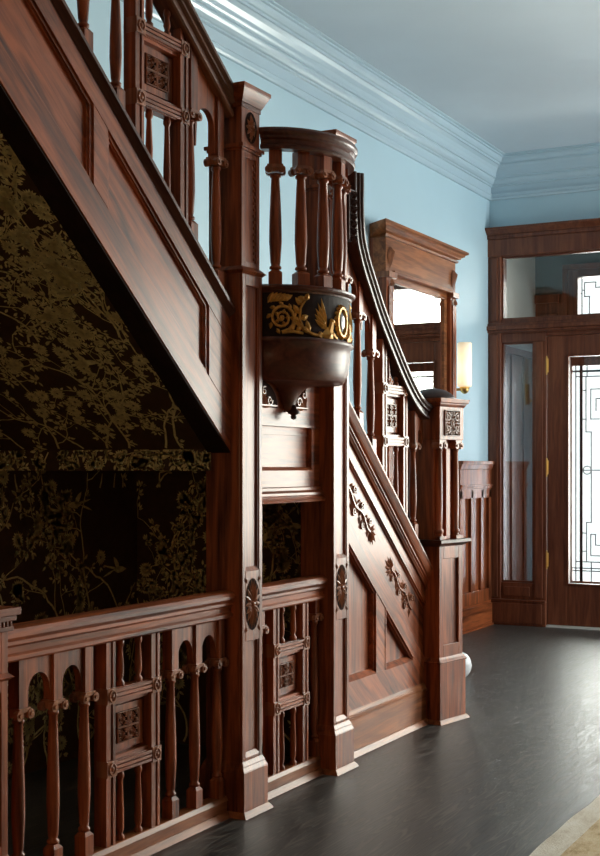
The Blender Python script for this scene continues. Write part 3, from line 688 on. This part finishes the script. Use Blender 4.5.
BC = (-2.58, 4.818); BA, BB = .322, .262      # ellipse centre, half-length along wall, projection
def bow(th, k=0, dk=0):
    return (BC[0]+(BB+k)*math.cos(th), BC[1]+(BA+k)*math.sin(th))
TH0 = 1.38
def bowpath(n=28, t0=-TH0, t1=TH0): return [t0+(t1-t0)*i/n for i in range(n+1)]
def bowsweep(mb, prof):
    n = len(prof); T = bowpath(); vs = []
    for th in T:
        for k, z in prof: x, y = bow(th, k); vs.append((x, y, z))
    fs = [(k*n+i, k*n+(i+1)%n, (k+1)*n+(i+1)%n, (k+1)*n+i) for k in range(len(T)-1) for i in range(n)]
    fs += [tuple(range(n))[::-1], tuple(range((len(T)-1)*n, len(T)*n))]
    mb.smooth = False; mb.add(vs, fs)
rb = thing('balcony', 'bowed mahogany balcony with gilded griffin frieze and pendant bowl between the tall posts', 'balcony', (BC[0], BC[1], 1.57))
m = MB(); bowsweep(m, [(k-.02, 2.612+b_*.88) for k, b_ in [(a, b) for a, b in railprof(.042,.10)]]); o = obj('handrail', m, wood_b, rb)
for p in o.data.polygons: p.use_smooth = False
m = MB(); bowsweep(m, [(-.09,2.045),(-.008,2.045),(-.004,2.052),(.006,2.056),(.012,2.062),(.012,2.070),(0,2.076),(-.09,2.076)]); obj('rim_moulding', m, wood_b, rb)
m = MB(); bowsweep(m, [(-.09,1.862),(-.012,1.862),(-.012,2.045),(-.09,2.045)]); obj('frieze_band', m, ebony, rb)
# lower bowl: scales toward the pendant tip
def bowl_ring(s, z, off=0): return [(BC[0]+(BB*s+off)*math.cos(t), BC[1]+(BA*s+off)*math.sin(t), z) for t in bowpath(28, -PI/2*.985, PI/2*.985)]
prof = [(1.0,1.868),(1.015,1.862),(1.015,1.850),(.97,1.843),(.965,1.800),(.95,1.765),(.915,1.730),(.87,1.705),(.84,1.698),(.80,1.701),(.62,1.700),(.42,1.694),(.30,1.682),(.21,1.661),(.155,1.635),(.12,1.607),(.095,1.580)]
m = MB(); m.smooth = True; vs = []; n = 29
for s, z in prof: vs += bowl_ring(s, z)
m.add(vs, [(a*n+i, (a+1)*n+i, (a+1)*n+i+1, a*n+i+1) for a in range(len(prof)-1) for i in range(n-1)])
o = obj('bowl', m, wood('bowl mahogany', (.05,.014,.008), (.14,.042,.022), 'Y', rough=.42, coat=.12), rb)
m = MB(); m.lathe(BC[0]+.03, BC[1], [(.002,1.548),(.010,1.552),(.014,1.560),(.010,1.568),(.024,1.574),(.026,1.582),(.014,1.592),(.01,1.61)]); obj('pendant', m, wood_d, rb)
# arc length lookup for the frieze
T = bowpath(240); S = [0]
for a, b_ in zip(T, T[1:]):
    p, q = bow(a), bow(b_); S.append(S[-1]+math.hypot(q[0]-p[0], q[1]-p[1]))
def friezemap(u, v, n):
    u = min(max(u, 0), S[-1]*.9999); lo = 0; hi = len(S)-1
    while hi-lo > 1:
        mid = (lo+hi)//2
        if S[mid] > u: hi = mid
        else: lo = mid
    t = (u-S[lo])/(S[hi]-S[lo]); th = T[lo]+(T[hi]-T[lo])*t; x, y = bow(th, -.0115+n); return (x, y, v)
class BoldMB(MB):
    def ribbon(s, m, pts, w0, w1, h=.006): MB.ribbon(s, m, pts, w0*1.25, w1*1.25, h)
    def leaf(s, m, c, ang, L, W, h=.006): MB.leaf(s, m, c, ang, L*1.15, W*1.45, h*1.2)
SM = S[-1]/2; m = BoldMB(); fm = friezemap
def griffin(s, o):
    c_ = SM+o; h = .011
    m.leaf(fm, (c_-s*.035,1.885), 0 if s > 0 else PI, .085, .045, h*1.4)           # crouched body
    m.leaf(fm, (c_-s*.02,1.91), (PI/2+.25) if s > 0 else (PI/2-.25), .05, .03, h)
    m.oval(fm, (c_+s*.028,1.942), .014, .012, h*1.3, 8); m.leaf(fm, (c_+s*.035,1.942), 0 if s > 0 else PI, .022, .010, h)
    m.ribbon(fm, [(c_+s*.012,1.892),(c_+s*.02,1.915),(c_+s*.026,1.94)], .024, .016, h)
    for k in range(5):  # raised wing
        a = PI/2+s*(.25+k*.2); m.leaf(fm, (c_-s*.004,1.905), a, .115-.012*k, .016, h)
    m.ribbon(fm, [(c_+s*.03,1.892),(c_+s*.045,1.878),(c_+s*.058,1.874)], .014, .01, h)
    m.ribbon(fm, [(c_-s*.04,1.89),(c_-s*.055,1.876),(c_-s*.04,1.872)], .014, .01, h)
for s in (-1, 1):
    griffin(-s, s*.105)
    c_ = SM+s*.20
    m.ribbon(fm, [(SM+s*.145,1.876),(c_-s*.01,1.884),(c_+s*.03,1.90),(c_+s*.05,1.94),(c_+s*.045,1.985),(c_+s*.02,2.02)], .012, .007, .009)
    for (dx, z, a, L) in ((0,1.886,1.9,.05),(.025,1.90,2.5,.05),(.045,1.93,2.8,.045),(.05,1.96,2.2,.04),(.045,1.94,.4,.035),(.03,1.905,-.5,.03),(.035,1.995,2.4,.04),(.02,2.015,1.2,.03),(.02,2.015,2.8,.035)):
        m.leaf(fm, (c_+s*dx, z), a if s < 0 else PI-a, L, .018, .010)
    q = SM+s*.325
    m.spiral(fm, (q,1.944), .058, 2.1, -PI/2, -s, .012, .010)
    for k in range(9): m.leaf(fm, (q+.048*math.cos(k*.7), 1.944+.048*math.sin(k*.7)), k*.7+1.1, .024, .012, .009)
    for k in range(5): m.leaf(fm, (q+.014*math.cos(k*1.26), 1.944+.014*math.sin(k*1.26)), k*1.26, .02, .012, .012)
    m.ribbon(fm, [(q,1.886),(q-s*.05,1.890),(q-s*.09,1.884)], .012, .010, .009)
    for k in range(6): m.leaf(fm, (q-s*(.0-.012*k)+0, 2.012-.002*k), (PI*.15+k*.12) if s < 0 else PI*.85-k*.12, .045, .016, .009)
    for k in range(3): m.leaf(fm, (q-s*(.03+.03*k), 1.892), (2.4 if s > 0 else .7), .032, .014, .009)
m.ring(fm, (SM,1.945), .040, .058, .012, .012, 24)
for k in range(18):
    a = k/18*2*PI; m.leaf(fm, (SM+.040*math.cos(a), 1.945+.058*math.sin(a)), a+.9, .02, .011, .014)
o = obj('gilded_relief', m, gold, rb); o['label'] = 'gilded griffin and scroll relief'
m = MB(); m.oval(fm, (SM,1.945), .028, .044, .012, 20); o = obj('medallion', m, plain('pewter medallion', (.30,.30,.30), .3, metal=.5, noise=.1), rb); o['label'] = 'polished oval medallion'
def bow_baluster(th):
    x, y = bow(th, -.045); X = Y = 0
    r_ = D.objects.new('tmp', None)
    return x, y
xb, yb_ = bow(-1.12, -.05)
ths = [-1.18, -.73, -.28, .17, .62, 1.07]
first = None
for th in ths:
    x, y = bow(th, -.048)
    if first is None:
        first = make_baluster(rb, BC[0], BC[1], 2.072, 2.138, 2.54, 2.615, w=.052, fat=1.22)
        # orient by rotating child about its own centre
        o = first
    else:
        o = first.copy(); COL.objects.link(o); o.parent = rb
        for ch in list(first.children):
            d = ch.copy(); COL.objects.link(d); d.parent = o
    ang = math.atan2(math.sin(th)/BA, math.cos(th)/BB)
    o.location = (x-BC[0], y-BC[1], 0); o.rotation_euler = (0, 0, ang)
# carved end scroll of the bow
m = MB(); f = face_x(-2.53)
m = MB(); f = lambda u, v, n: (-2.50+n, u, v)

# ------------------------------------------------------------------ upper flight
cap_u = lambda y: 2.006+.808*(4.296-y)
def raked(mb, x0, x1, ya, yb, f0, f1):   # box between two raked lines
    mb.add([(x0,ya,f0(ya)),(x1,ya,f0(ya)),(x1,yb,f0(yb)),(x0,yb,f0(yb)),(x0,ya,f1(ya)),(x1,ya,f1(ya)),(x1,yb,f1(yb)),(x0,yb,f1(yb))],
           [(0,3,2,1),(4,5,6,7),(0,1,5,4),(1,2,6,5),(2,3,7,6),(3,0,4,7)])
UY0, UY1 = 1.3, 4.336; eb = lambda y: 1.416+.808*(4.332-y)
r = thing('stair_string', 'upper raked mahogany stair side with long recessed panels, left of the tall posts', 'stair string', (-2.6, 3.2, 1.4))
m = MB(); raked(m, -2.66, -2.592, UY0, UY1, eb, lambda y: eb(y)+.50)
xf = -2.57
raked(m, -2.592, xf, UY0, UY1, eb, lambda y: eb(y)+.150); raked(m, -2.592, xf, UY0, UY1, lambda y: eb(y)+.415, lambda y: eb(y)+.50)
for a, b_ in ((1.3,1.45),(2.42,2.50),(3.457,3.537),(4.155+.02,UY1)): raked(m, -2.592, xf, a, b_, lambda y: eb(y)+.150, lambda y: eb(y)+.415)
obj('string_board', m, wood_s, r, bevel=.002)
m = MB()
for a, b_ in ((1.45,2.42),(2.50,3.457),(3.537,4.175)):
    for w0, w1, xd in ((0,.013,-.577),(.013,.022,-.584)):
        X_ = -2-(-xd) if False else -2.0+xd
        raked(m, -2.592, X_, a, b_, lambda y, w0=w0: eb(y)+.150+w0, lambda y, w1=w1: eb(y)+.150+w1)
        raked(m, -2.592, X_, a, b_, lambda y, w1=w1: eb(y)+.415-w1, lambda y, w0=w0: eb(y)+.415-w0)
        raked(m, -2.592, X_, a+w0, a+w1, lambda y: eb(y)+.16, lambda y: eb(y)+.405); raked(m, -2.592, X_, b_-w1, b_-w0, lambda y: eb(y)+.16, lambda y: eb(y)+.405)
obj('panel_moulding', m, wood_s, r)
m = MB(); pr_ = [(-.09,-.105),(.018,-.105),(.022,-.090),(.014,-.084),(.014,-.072),(.026,-.062),(.026,-.044),(.040,-.034),(.052,-.026),(.052,-.010),(.040,0),(-.05,0)]
m.sweep([(-2.602,UY0,cap_u(UY0)),(-2.602,UY1,cap_u(UY1))], pr_); obj('string_cap', m, wood('raked cap mahogany',(.04,.013,.008),(.14,.05,.028),'Y',slope=SL), r)
m = MB(); raked(m, -2.675, xf-.004, UY0, UY1, lambda y: eb(y)-.008, lambda y: eb(y)); obj('soffit_shade_strip', m, ebony, r)  # near-black colour puts the shade of the string's underside into the strip
XU = -2.60; rt = lambda y: 2.703+.715*(4.338-y)
r = thing('balustrade', 'raked mahogany railing of the upper flight at the top left', 'railing', (XU, 3.3, 2.0))
m = MB(); m.sweep([(XU,1.3,rt(1.3)),(XU,4.338,rt(4.338))], railprof(.058,.12)); obj('handrail', m, wood('raked rail mahogany',(.06,.02,.01),(.22,.08,.036),'Y',slope=SL), r)
for y in (4.275, 4.085, 3.62, 3.44, 3.26, 3.08, 2.9, 2.72):
    make_baluster(r, XU, y, cap_u(y)-.005, cap_u(y)+.088, rt(y)-.228, rt(y)+.01, w=.045, zt_slope=.715, zb_slope=.808)
for a, b_ in ((4.085,4.275),(3.44,3.62),(3.26,3.44),(3.08,3.26),(2.9,3.08),(2.72,2.9)):
    make_arch(r, XU, a+.022, b_-.022, rt(b_)-.20, rt(b_)-.11, rt(b_)-.045, rt(a+.022)+.01, .715)
make_unit(r, XU, 3.735, 4.02, lambda y: cap_u(y)-.004, lambda y: rt(y)+.01, 2.632, 2.880)
r = thing('stair_flight', 'upper flight of stair treads hidden behind the raked string', 'stairs', (-3.2, 3.2, 1.87))
rise, run = .1656, .205
y = YS; z = 1.87
for k in range(13):
    m = MB(); m.box(XW+.01, -2.665, y-run-.02, y, z+rise-.03, z+rise); m.box(XW+.01, -2.665, y-.02, y-.001, z-.0, z+rise-.03)
    obj('tread', m, wood_d, r); y -= run; z += rise
tag(obj('landing', MB().box(XW+.005, -2.665, YS+.025, YP_+.05, 1.78, 1.87), wood_d), 'dark wooden half landing behind the bowed balcony', 'landing')

# ------------------------------------------------------------------ lower flight
cap_l = lambda y: 1.604-.817*(y-5.439)
LY0, LY1 = 5.298, 6.40
r = thing('stair_string', 'lower panelled mahogany stair side between the right tall post and the entrance newel', 'stair string', (-2.62, 5.85, 0))
xf = -2.60; m = MB()
def rl(x0, x1, a, b_, f0, f1): raked(m, x0, x1, a, b_, f0, f1)
k0 = lambda d: (lambda y: cap_l(y)-d)
base = lambda y: .20
q = MB(); raked(q, -2.66, -2.632, LY0, LY1, base, k0(.10)); obj('recessed_panel', q, wood_v, r)
rl(-2.632, -2.612, LY0, LY1, k0(.47), k0(.10))                 # carved field
rl(-2.612, xf, LY0, LY1, k0(.185), k0(.10))                    # plain band under the cap
rl(-2.632, xf, LY0, LY1, k0(.58), k0(.475))                     # band under the carved field
rl(-2.632, xf, LY0, 6.23, base, lambda y: .352)
m.box(-2.632, xf, LY0, LY0+.02, .352, .75)
P = [(5.775,.352),(5.875,.352),(5.875,cap_l(5.875)-.58),(5.775,cap_l(5.775)-.58)]; m.prismx(P, -2.632, xf)
rl(-2.632, xf, 6.23, LY1, base, k0(.58) )
obj('side_board', m, wood_s, r, bevel=.0015)
m = MB()
for d0, d1, X_ in ((.185,.197,-2.596),(.197,.208,-2.605),(.466,.478,-2.607),(.58,.592,-2.597),(.592,.604,-2.606),(.604,.612,-2.618)):
    rl(-2.632, X_, LY0, LY1 if d0 < .5 else (6.23), k0(d1), k0(d0))
for a, sg in ((5.775,-1),(5.875,1)):
    t_ = cap_l(a)-.59
    if sg < 0:
        m.box(-2.632,-2.597,a-.012,a,.352,t_); m.box(-2.632,-2.608,a-.024,a-.012,.352,t_)
    else: m.box(-2.632,-2.597,a,a+.010,.352,t_); m.box(-2.632,-2.610,a+.010,a+.018,.352,t_-.01)
m.frus((-2.632,-2.594,LY0,5.775),.350,(-2.632,-2.622,LY0,5.765),.372); m.frus((-2.632,-2.594,5.875,6.22),.350,(-2.632,-2.622,5.885,6.20),.372)
obj('panel_moulding', m, wood_s, r)
m = MB(); m.box(-2.66, -2.590, LY0, LY1, 0, .172); o = obj('skirting', m, wood_o, r)
m = MB(); m.sweep([(-2.60,LY0,.172),(-2.60,LY1,.172)], [(-.03,0),(.016,0),(.018,.010),(.010,.016),(.010,.024),(.002,.034),(0,.042),(-.03,.042)]); obj('skirting_moulding', m, wood_o, o)
obj('shoe_moulding', MB().frus((-2.60,-2.566,LY0,LY1), 0, (-2.60,-2.582,LY0,LY1), .024), wood_o, o)
m = MB(); m.sweep([(-2.60,LY0,cap_l(LY0)),(-2.60,LY1,cap_l(LY1))], [(-.06,-.115),(.010,-.115),(.014,-.106),(.008,-.100),(.014,-.092),(.014,-.084),(.022,-.078),(.022,-.068),(.030,-.060),(.034,-.050),(.044,-.012),(.044,0),(-.06,0)]); obj('string_cap', m, wood_s, r)
# carved foliage on the string, in a raked frame
def rk(y0_, z0_):
    ca, sa = math.cos(math.atan(.817)), math.sin(math.atan(.817))
    return lambda u, v, n: (-2.612+n, y0_+u*ca+v*sa*1, z0_-u*sa+v*ca)
for (ys, L, flip) in ((5.44, .36, 1), (5.97, .34, -1)):
    zc = cap_l(ys)-.335; f = rk(ys, zc); m = MB()
    for k in range(6):
        u = .02+k*L/6.2; q = (1 if k % 2 else -1); wid = .055*(1-.35*k/6) if flip > 0 else .055*(.6+.4*k/6)
        m.spray(f, (u, q*.012), .0 if flip > 0 else PI, wid*1.3, 5, 3.6, .010, .34)
        m.spiral(f, (u+.015, q*wid*.8), wid*.42, 1.3, 0, q, .010, .009); m.leaf(f, (u, q*wid*.2), q*1.2, wid*1.25, .022, .011)
        m.leaf(f, (u+.02, -q*wid*.3), -q*1.0, wid, .018, .010)
    m.ribbon(f, [(k*L/10, .012*math.sin(k*1.2)) for k in range(11)], .014, .010, .009)
    e = L if flip > 0 else 0
    m.spray(f, (e, 0), 0 if flip > 0 else PI, .09, 7, 2.4, .012, .26)
    o = obj('foliage_carving', m, carve, r)
XL = -2.615
hp = [(-2.555,5.415,2.70),(-2.555,5.417,2.63),(-2.558,5.422,2.57),(-2.562,5.437,2.49),(-2.57,5.47,2.405),(-2.58,5.545,2.315),(-2.59,5.66,2.205),(-2.60,5.78,2.095),(-2.605,5.95,1.945),(-2.605,6.10,1.812),(-2.60,6.22,1.715),(-2.595,6.31,1.665),(-2.59,6.37,1.648)]
def smoothpath(p, n=4):
    out = []
    for i in range(len(p)-1):
        p0, p1, p2, p3 = [Vector(p[min(max(j,0),len(p)-1)]) for j in (i-1,i,i+1,i+2)]
        for k in range(n):
            t = k/n; out.append(.5*((2*p1)+(p2-p0)*t+(2*p0-5*p1+4*p2-p3)*t*t+(3*p1-p0-3*p2+p3)*t**3))
    out.append(Vector(p[-1])); return out
rr = thing('balustrade', 'raked mahogany railing of the lower flight with a swept handrail down to the entrance newel', 'railing', (XL, 5.85, 1.0))
m = MB(); hpp = smoothpath(hp)
def railsweep(mb, path, prof):
    vs = []; n = len(prof)
    for k, p in enumerate(path):
        a = path[max(k-1,0)]; b_ = path[min(k+1,len(path)-1)]; t_ = (b_-a).normalized(); sd = Vector((1,0,0)); u = sd.cross(t_)   # points up for +Y travel
        for x, z in prof: vs.append(p+sd*x+u*(z-.05))
    fs = [(k*n+i, k*n+(i+1)%n, (k+1)*n+(i+1)%n, (k+1)*n+i) for k in range(len(path)-1) for i in range(n)]
    mb.add(vs, fs+[tuple(range(n))[::-1], tuple(range((len(path)-1)*n, len(path)*n))])
railsweep(m, hpp, railprof(.044,.085)); obj('handrail', m, wood_d, rr)
def railz(y):
    pts = [(p.y, p.z) for p in hpp if p.y > 5.47]
    if y <= pts[0][0]: return pts[0][1]+.3*(pts[0][0]-y)-.05
    for a, b_ in zip(pts, pts[1:]):
        if a[0] <= y <= b_[0]: return a[1]+(b_[1]-a[1])*(y-a[0])/(b_[0]-a[0]) - .045
    return pts[-1][1]-.045
for y, zv in ((5.43,2.22),(5.585,2.065),(5.735,1.90),(6.265,1.46)):
    make_baluster(rr, XL, y, cap_l(y)-.005, cap_l(y)+.135, zv, railz(y), w=.042, zt_slope=.85, zb_slope=.817)
make_arch(rr, XL, 5.606, 5.714, 2.0, 2.02, 2.08, railz(5.606), .95); make_arch(rr, XL, 5.451, 5.564, 2.15, 2.17, 2.22, railz(5.48), .9)
make_arch(rr, XL, 6.286, 6.375, 1.47, 1.50, 1.545, railz(6.286), .5)
make_unit(rr, XL, 5.862, 6.122, lambda y: cap_l(y)-.004, lambda y: railz(y), 1.478, 1.738)
m = MB(); f = lambda u, v, n: (-2.50+n, u, v)   # carved acanthus under the gooseneck
mm_ = lambda u, v, n: (-2.525+n, u, v)
for k in range(7): m.spray(mm_, (5.345, 2.60-k*.033), PI/2*(-1), .05, 5, 2.6, .02, .4)
m.box(-2.56,-2.525,5.305,5.385,2.38,2.61); o = obj('acanthus_bracket', m, wood_d, rr)
r = thing('stair_flight', 'lower flight of stair treads behind the panelled side', 'stairs', (-3.2, 6.3, 0))
y = 7.36; z = 0; run2 = .203; rise2 = .170
for k in range(11):
    if k == 10: break
    m = MB(); xr = -2.80 if y > 6.4 else -2.665
    m.box(XW+.005, xr, y-run2, y+.02, z+rise2-.03, z+rise2); m.box(XW+.005, xr, y-.02, y-.001, z, z+rise2-.03)
    obj('tread', m, wood_d, r); y -= run2; z += rise2

# ------------------------------------------------------------------ entrance newel (turned slightly toward the hall)
W = .262; a = math.radians(-10); hh = W/2
# near front corner sits at (-2.505, 6.372)
cx = -2.505 - (hh*math.cos(a) - (-hh)*math.sin(a)); cyy = 6.372 - (hh*math.sin(a) + (-hh)*math.cos(a))
r = thing('newel_post', 'stout carved mahogany newel post with domed top at the foot of the stairs', 'newel post', (cx, cyy, 0), a)
def lobj(n, m, mat, bevel=0, parent=None): return obj(n, m, mat, parent or r, bevel, local=True)
def sq(mb, h0_, z0_, h1_, z1_): mb.frus((-h0_,h0_,-h0_,h0_), z0_, (-h1_,h1_,-h1_,h1_), z1_)
m = MB(); sq(m, hh, 0, hh, .315); b_ = lobj('base_block', m, wood_v, .002)
m = MB(); sq(m, hh+.018, 0, hh+.004, .02); lobj('shoe_moulding', m, wood_o, 0, b_)
m = MB(); sq(m, hh+.002, .315, hh+.006, .322); sq(m, hh+.006, .322, hh-.006, .334); sq(m, hh-.002, .334, hh-.012, .346); lobj('base_moulding', m, wood_v)
h2 = hh-.012; m = MB(); m.box(-h2, h2-.014, -h2+.0, h2, .34, .94)
m.box(h2-.014, h2, -h2, -h2+.04, .34, .94); m.box(h2-.014, h2, h2-.04, h2, .34, .94); m.box(h2-.014, h2, -h2+.04, h2-.04, .34, .41); m.box(h2-.014, h2, -h2+.04, h2-.04, .865, .94)
lobj('lower_shaft', m, wood_v, .002)
m = MB(); sq(m, h2, .93, h2+.03, .95); sq(m, h2+.034, .95, h2+.034, .966); lobj('ledge_moulding', m, wood_d)
h3 = hh-.018; m = MB(); m.box(-h3, h3-.03, -h3, h3, .966, 1.50); m.box(-h3, h3, -h3, -h3+.012, .966, 1.5) if False else None
m.box(h3-.03, h3-.012, -.02, .02, .966, 1.45); lobj('upper_shaft', m, wood_v, .002)
for s in (-1, 1):
    y = s*(h3-.03); m = MB()
    m.lathe(h3-.02, y, [(.026,.968),(.026,.985),(.020,.992),(.026,1.004),(.026,1.016),(.018,1.022),(.021,1.15),(.0205,1.25),(.017,1.43),(.021,1.438),(.021,1.446)], 14)
    c_ = lobj('colonnette', m, wood_v)
    m = MB(); m.box(h3-.045, h3+.006, y-.032, y+.032, 1.476, 1.494)
    for q in (-1, 1):
        m.cyl((h3-.04, y+q*.024, 1.464), (h3+.010, y+q*.024, 1.464), .018, 14); m.cyl((h3+.010, y+q*.024, 1.464), (h3+.016, y+q*.024, 1.464), .008, 8)
    lobj('capital', m, carve, 0, c_)
    m = MB(); m.box(h3-.045, h3+.008, y-.03, y+.03, .966, .984); lobj('plinth', m, wood_v, 0, c_)
m = MB(); m.box(-hh+.01, hh-.008, -hh+.01, hh-.008, 1.494, 1.67); lobj('frieze_block', m, wood_v, .002)
m = MB(); f = lambda u, v, n: (hh-.008+n, u, v); m.cur = 1; m.add([f(-.078,1.515,.001),f(.078,1.515,.001),f(.078,1.652,.001),f(-.078,1.652,.001)], [(0,1,2,3)]); m.cur = 0
for s in (-1, 1):
    m.spiral(f, (s*.045,1.615), .024, 1.4, PI/2, s, .009, .009); m.spiral(f, (s*.045,1.552), .022, 1.4, -PI/2, -s, .009, .009)
    m.spray(f, (s*.02,1.583), 0 if s > 0 else PI, .05, 5, 2.0, .01, .3); m.leaf(f, (s*.008,1.54), PI/2-s*.3, .06, .018, .01)
    m.leaf(f, (s*.01,1.60), PI/2-s*.4, .05, .016, .01); m.leaf(f, (s*.075,1.65), -PI/2-s*.4, .04, .016, .01); m.leaf(f, (s*.072,1.518), PI/2+s*.3, .04, .016, .01)
for s in (-1, 1):
    for q in (0, 1): fret(m, f, min(0, s*.074), max(0, s*.074), 1.518+q*.066, 1.583+q*.066, .008)
m.oval(f, (0,1.583), .012, .016, .012, 8); lobj('scroll_carving', m, [carve, hole])
m = MB(); sq(m, hh-.006, 1.668, hh+.004, 1.682); sq(m, hh+.004, 1.682, hh+.004, 1.688); sq(m, hh+.012, 1.690, hh+.018, 1.712); sq(m, hh+.01, 1.688, hh+.014, 1.691); lobj('cap', m, wood_y, .0015)
m = MB(); m.lathe(0, 0, [(hh-.004,1.712),(hh-.006,1.722),(hh-.03,1.745),(hh-.06,1.762),(.02,1.772),(.001,1.773)], 28); lobj('domed_top', m, wood_d)

# ------------------------------------------------------------------ pier mirror
r = thing('mirror', 'tall pier mirror in a pale-lit mahogany frame with moulded cornice on the blue wall', 'mirror', (XW+.08, 9.0, .2))
Xw = XW; Y0, Y1 = 8.205, 9.545
m = MB(); m.box(Xw+.001, Xw+.03, Y0, Y1, .22, 2.95); obj('backboard', m, wood_v, r)
for a, b_ in ((Y0,8.33),(9.43,Y1)):
    m = MB(); m.box(Xw+.03, Xw+.13, a, b_, .22, 2.70); m.box(Xw+.13, Xw+.142, a+.02, b_-.02, .5, 2.60); m.box(Xw+.03, Xw+.15, a-.005, b_+.005, .22, .45)
    p = obj('pilaster', m, wood_v, r, bevel=.003)
    m = MB(); m.box(Xw+.03, Xw+.155, a-.008, b_+.008, 2.66, 2.70); f = face_x(Xw+.142); m.spray(f, ((a+b_)/2, 2.60), PI/2, .06, 5, 2, .02, .4); m.spray(face_x(Xw+.13), ((a+b_)/2, 2.88), -PI/2, .16, 5, .8, .03, .3); obj('capital', m, carve, p)
m = MB(); m.box(Xw+.03, Xw+.125, Y0, Y1, 2.70, 2.94); m.box(Xw+.03, Xw+.15, Y0+.1, Y1-.1, 2.69, 2.715); obj('frieze', m, wood_o, r, bevel=.003)
m = MB(); m.box(Xw+.03, Xw+.10, 8.33, 9.43, 2.64, 2.70); m.box(Xw+.03, Xw+.10, 9.375, 9.43, .45, 2.64); m.box(Xw+.03, Xw+.10, 8.33, 8.35, .45, 2.64); m.box(Xw+.03, Xw+.11, 8.33, 9.43, .22, .45); obj('inner_frame', m, wood_o, r, bevel=.003)
m = MB(); n = [(0,2.94),(.135,2.94),(.140,2.955),(.128,2.962),(.150,2.972),(.150,2.982),(.168,2.996),(.168,3.008),(.185,3.018),(.185,3.035),(0,3.035)]
vs = []
for a, s in ((Y0, -1), (Y1, 1)):
    for x, z in n: vs.append((Xw+x+.001, a+s*(max(x-.125, 0)*2.3), z))
k = len(n); m.add(vs, [(i,(i+1)%k,(i+1)%k+k,i+k) for i in range(k)]+[tuple(range(k))[::-1], tuple(range(k,2*k))]); obj('cornice', m, wood_o, r)
obj('glass', MB().box(Xw+.03, Xw+.088, 8.35, 9.375, .45, 2.64), mirror_m, r)['label'] = 'silvered mirror glass'

# wall sconce
r = thing('wall_sconce', 'lit frosted glass cylinder sconce on a brass bracket, right of the pier mirror', 'wall lamp', (XW+.13, 9.745, 1.95))
obj('shade', MB().lathe(XW+.13, 9.735, [(.01,1.985),(.052,1.985),(.056,2.0),(.056,2.33),(.05,2.335),(.048,2.33)], 20), shade_m, r)
m = MB(); m.box(XW+.0, XW+.02, 9.705, 9.765, 1.93, 2.12); m.box(XW+.02, XW+.13, 9.725, 9.745, 1.955, 1.975); m.lathe(XW+.13, 9.735, [(.01,1.93),(.03,1.945),(.04,1.985),(.01,1.987)]); obj('bracket', m, brass, r)['label'] = 'brass bracket'

# white round ball behind the newel
m = MB(); m.lathe(-2.955, 7.84, [(.001,0),(.028,.001),(.055,.016),(.076,.046),(.084,.083),(.076,.12),(.055,.15),(.028,.165),(.001,.168)], 24)
tag(obj('ceramic_ball', m, white), 'small white round object on the floor just behind the entrance newel', 'ball')

# rug
RX0, RX1, RY0_, RY1_ = -1.38, .75, 1.6, 7.2
r = thing('rug', 'gold and beige woven rug with a pale border at the bottom right corner', 'rug', (-.3, 4.4, 0))
def rugshape(x0, x1, y0_, y1_, z, wob):
    m = MB(); pts = []
    ny, nx = 80, 30
    for k in range(ny): t = k/ny; pts.append((x0+wob*math.sin(t*31)+wob*.6*math.sin(t*83), y0_+(y1_-y0_)*t))
    for k in range(nx): pts.append((x0+(x1-x0)*k/nx, y1_))
    for k in range(ny): t = 1-k/ny; pts.append((x1, y0_+(y1_-y0_)*t))
    for k in range(nx): pts.append((x1-(x1-x0)*k/nx, y0_))
    n = len(pts); m.add([(x, y, 0.001) for x, y in pts]+[(x, y, z) for x, y in pts], [tuple(range(n))[::-1] if False else tuple(range(n)), tuple(range(2*n-1, n-1, -1))]+[(i,i+n,(i+1)%n+n,(i+1)%n) for i in range(n)])
    return m
obj('border', rugshape(RX0, RX1, RY0_, RY1_, .010, .004), rug_b, r); obj('field', rugshape(RX0+.10, RX1-.10, RY0_+.10, RY1_-.10, .0125, .002), rug_f, r)

# ------------------------------------------------------------------ outside and light
def area(name, loc, rot, sx, sy, power, col=(1,1,1)):
    l = D.lights.new(name, 'AREA'); l.shape = 'RECTANGLE'; l.size = sx; l.size_y = sy; l.energy = power; l.color = col
    o = D.objects.new(name, l); COL.objects.link(o); o.location = loc; o.rotation_euler = rot; return o
area('daylight through front window', ((FX0+FX1)/2, YF+.75, 1.9), (-PI/2, 0, 0), 4.0, 3.2, 820, (1, .935, .84))
area('daylight through entrance', (-2.85, YV+1.0, 1.9), (-PI/2, 0, 0), 2.8, 3.4, 260, (1, .98, .97))
area('daylight through side window', (XR+.6, (RY0+RY1)/2, 2.0), (0, PI/2, 0), 2.6, 1.7, 400, (.93, .97, 1))
l = D.lights.new('added warm fill behind camera', 'POINT'); l.energy = 38; l.color = (1, .66, .32); l.shadow_soft_size = .2  # added warm fill for camera-facing wood and soffit paper, no lamp known there
o = D.objects.new('added warm fill behind camera', l); COL.objects.link(o); o.location = (-1.0, -1.6, 1.35)
wd = D.worlds.new('World'); SC.world = wd; wd.use_nodes = True
bg = wd.node_tree.nodes['Background']; bg.inputs[0].default_value = (.85, .92, 1, 1); bg.inputs[1].default_value = 1.5

cam = D.cameras.new('camera'); co = D.objects.new('camera', cam); COL.objects.link(co); SC.camera = co
cam.sensor_fit = 'HORIZONTAL'; cam.sensor_width = 24; cam.lens = 24*1300/600; cam.shift_y = (467-428)/600
co.location = (0, 0, 1.35); co.rotation_euler = (PI/2, 0, math.atan(680/1300)); cam.clip_start = .05
SC.view_settings.view_transform = 'Standard'; SC.view_settings.look = 'None'; SC.view_settings.exposure = .28; SC.view_settings.gamma = 1
SC.view_settings.use_curve_mapping = False
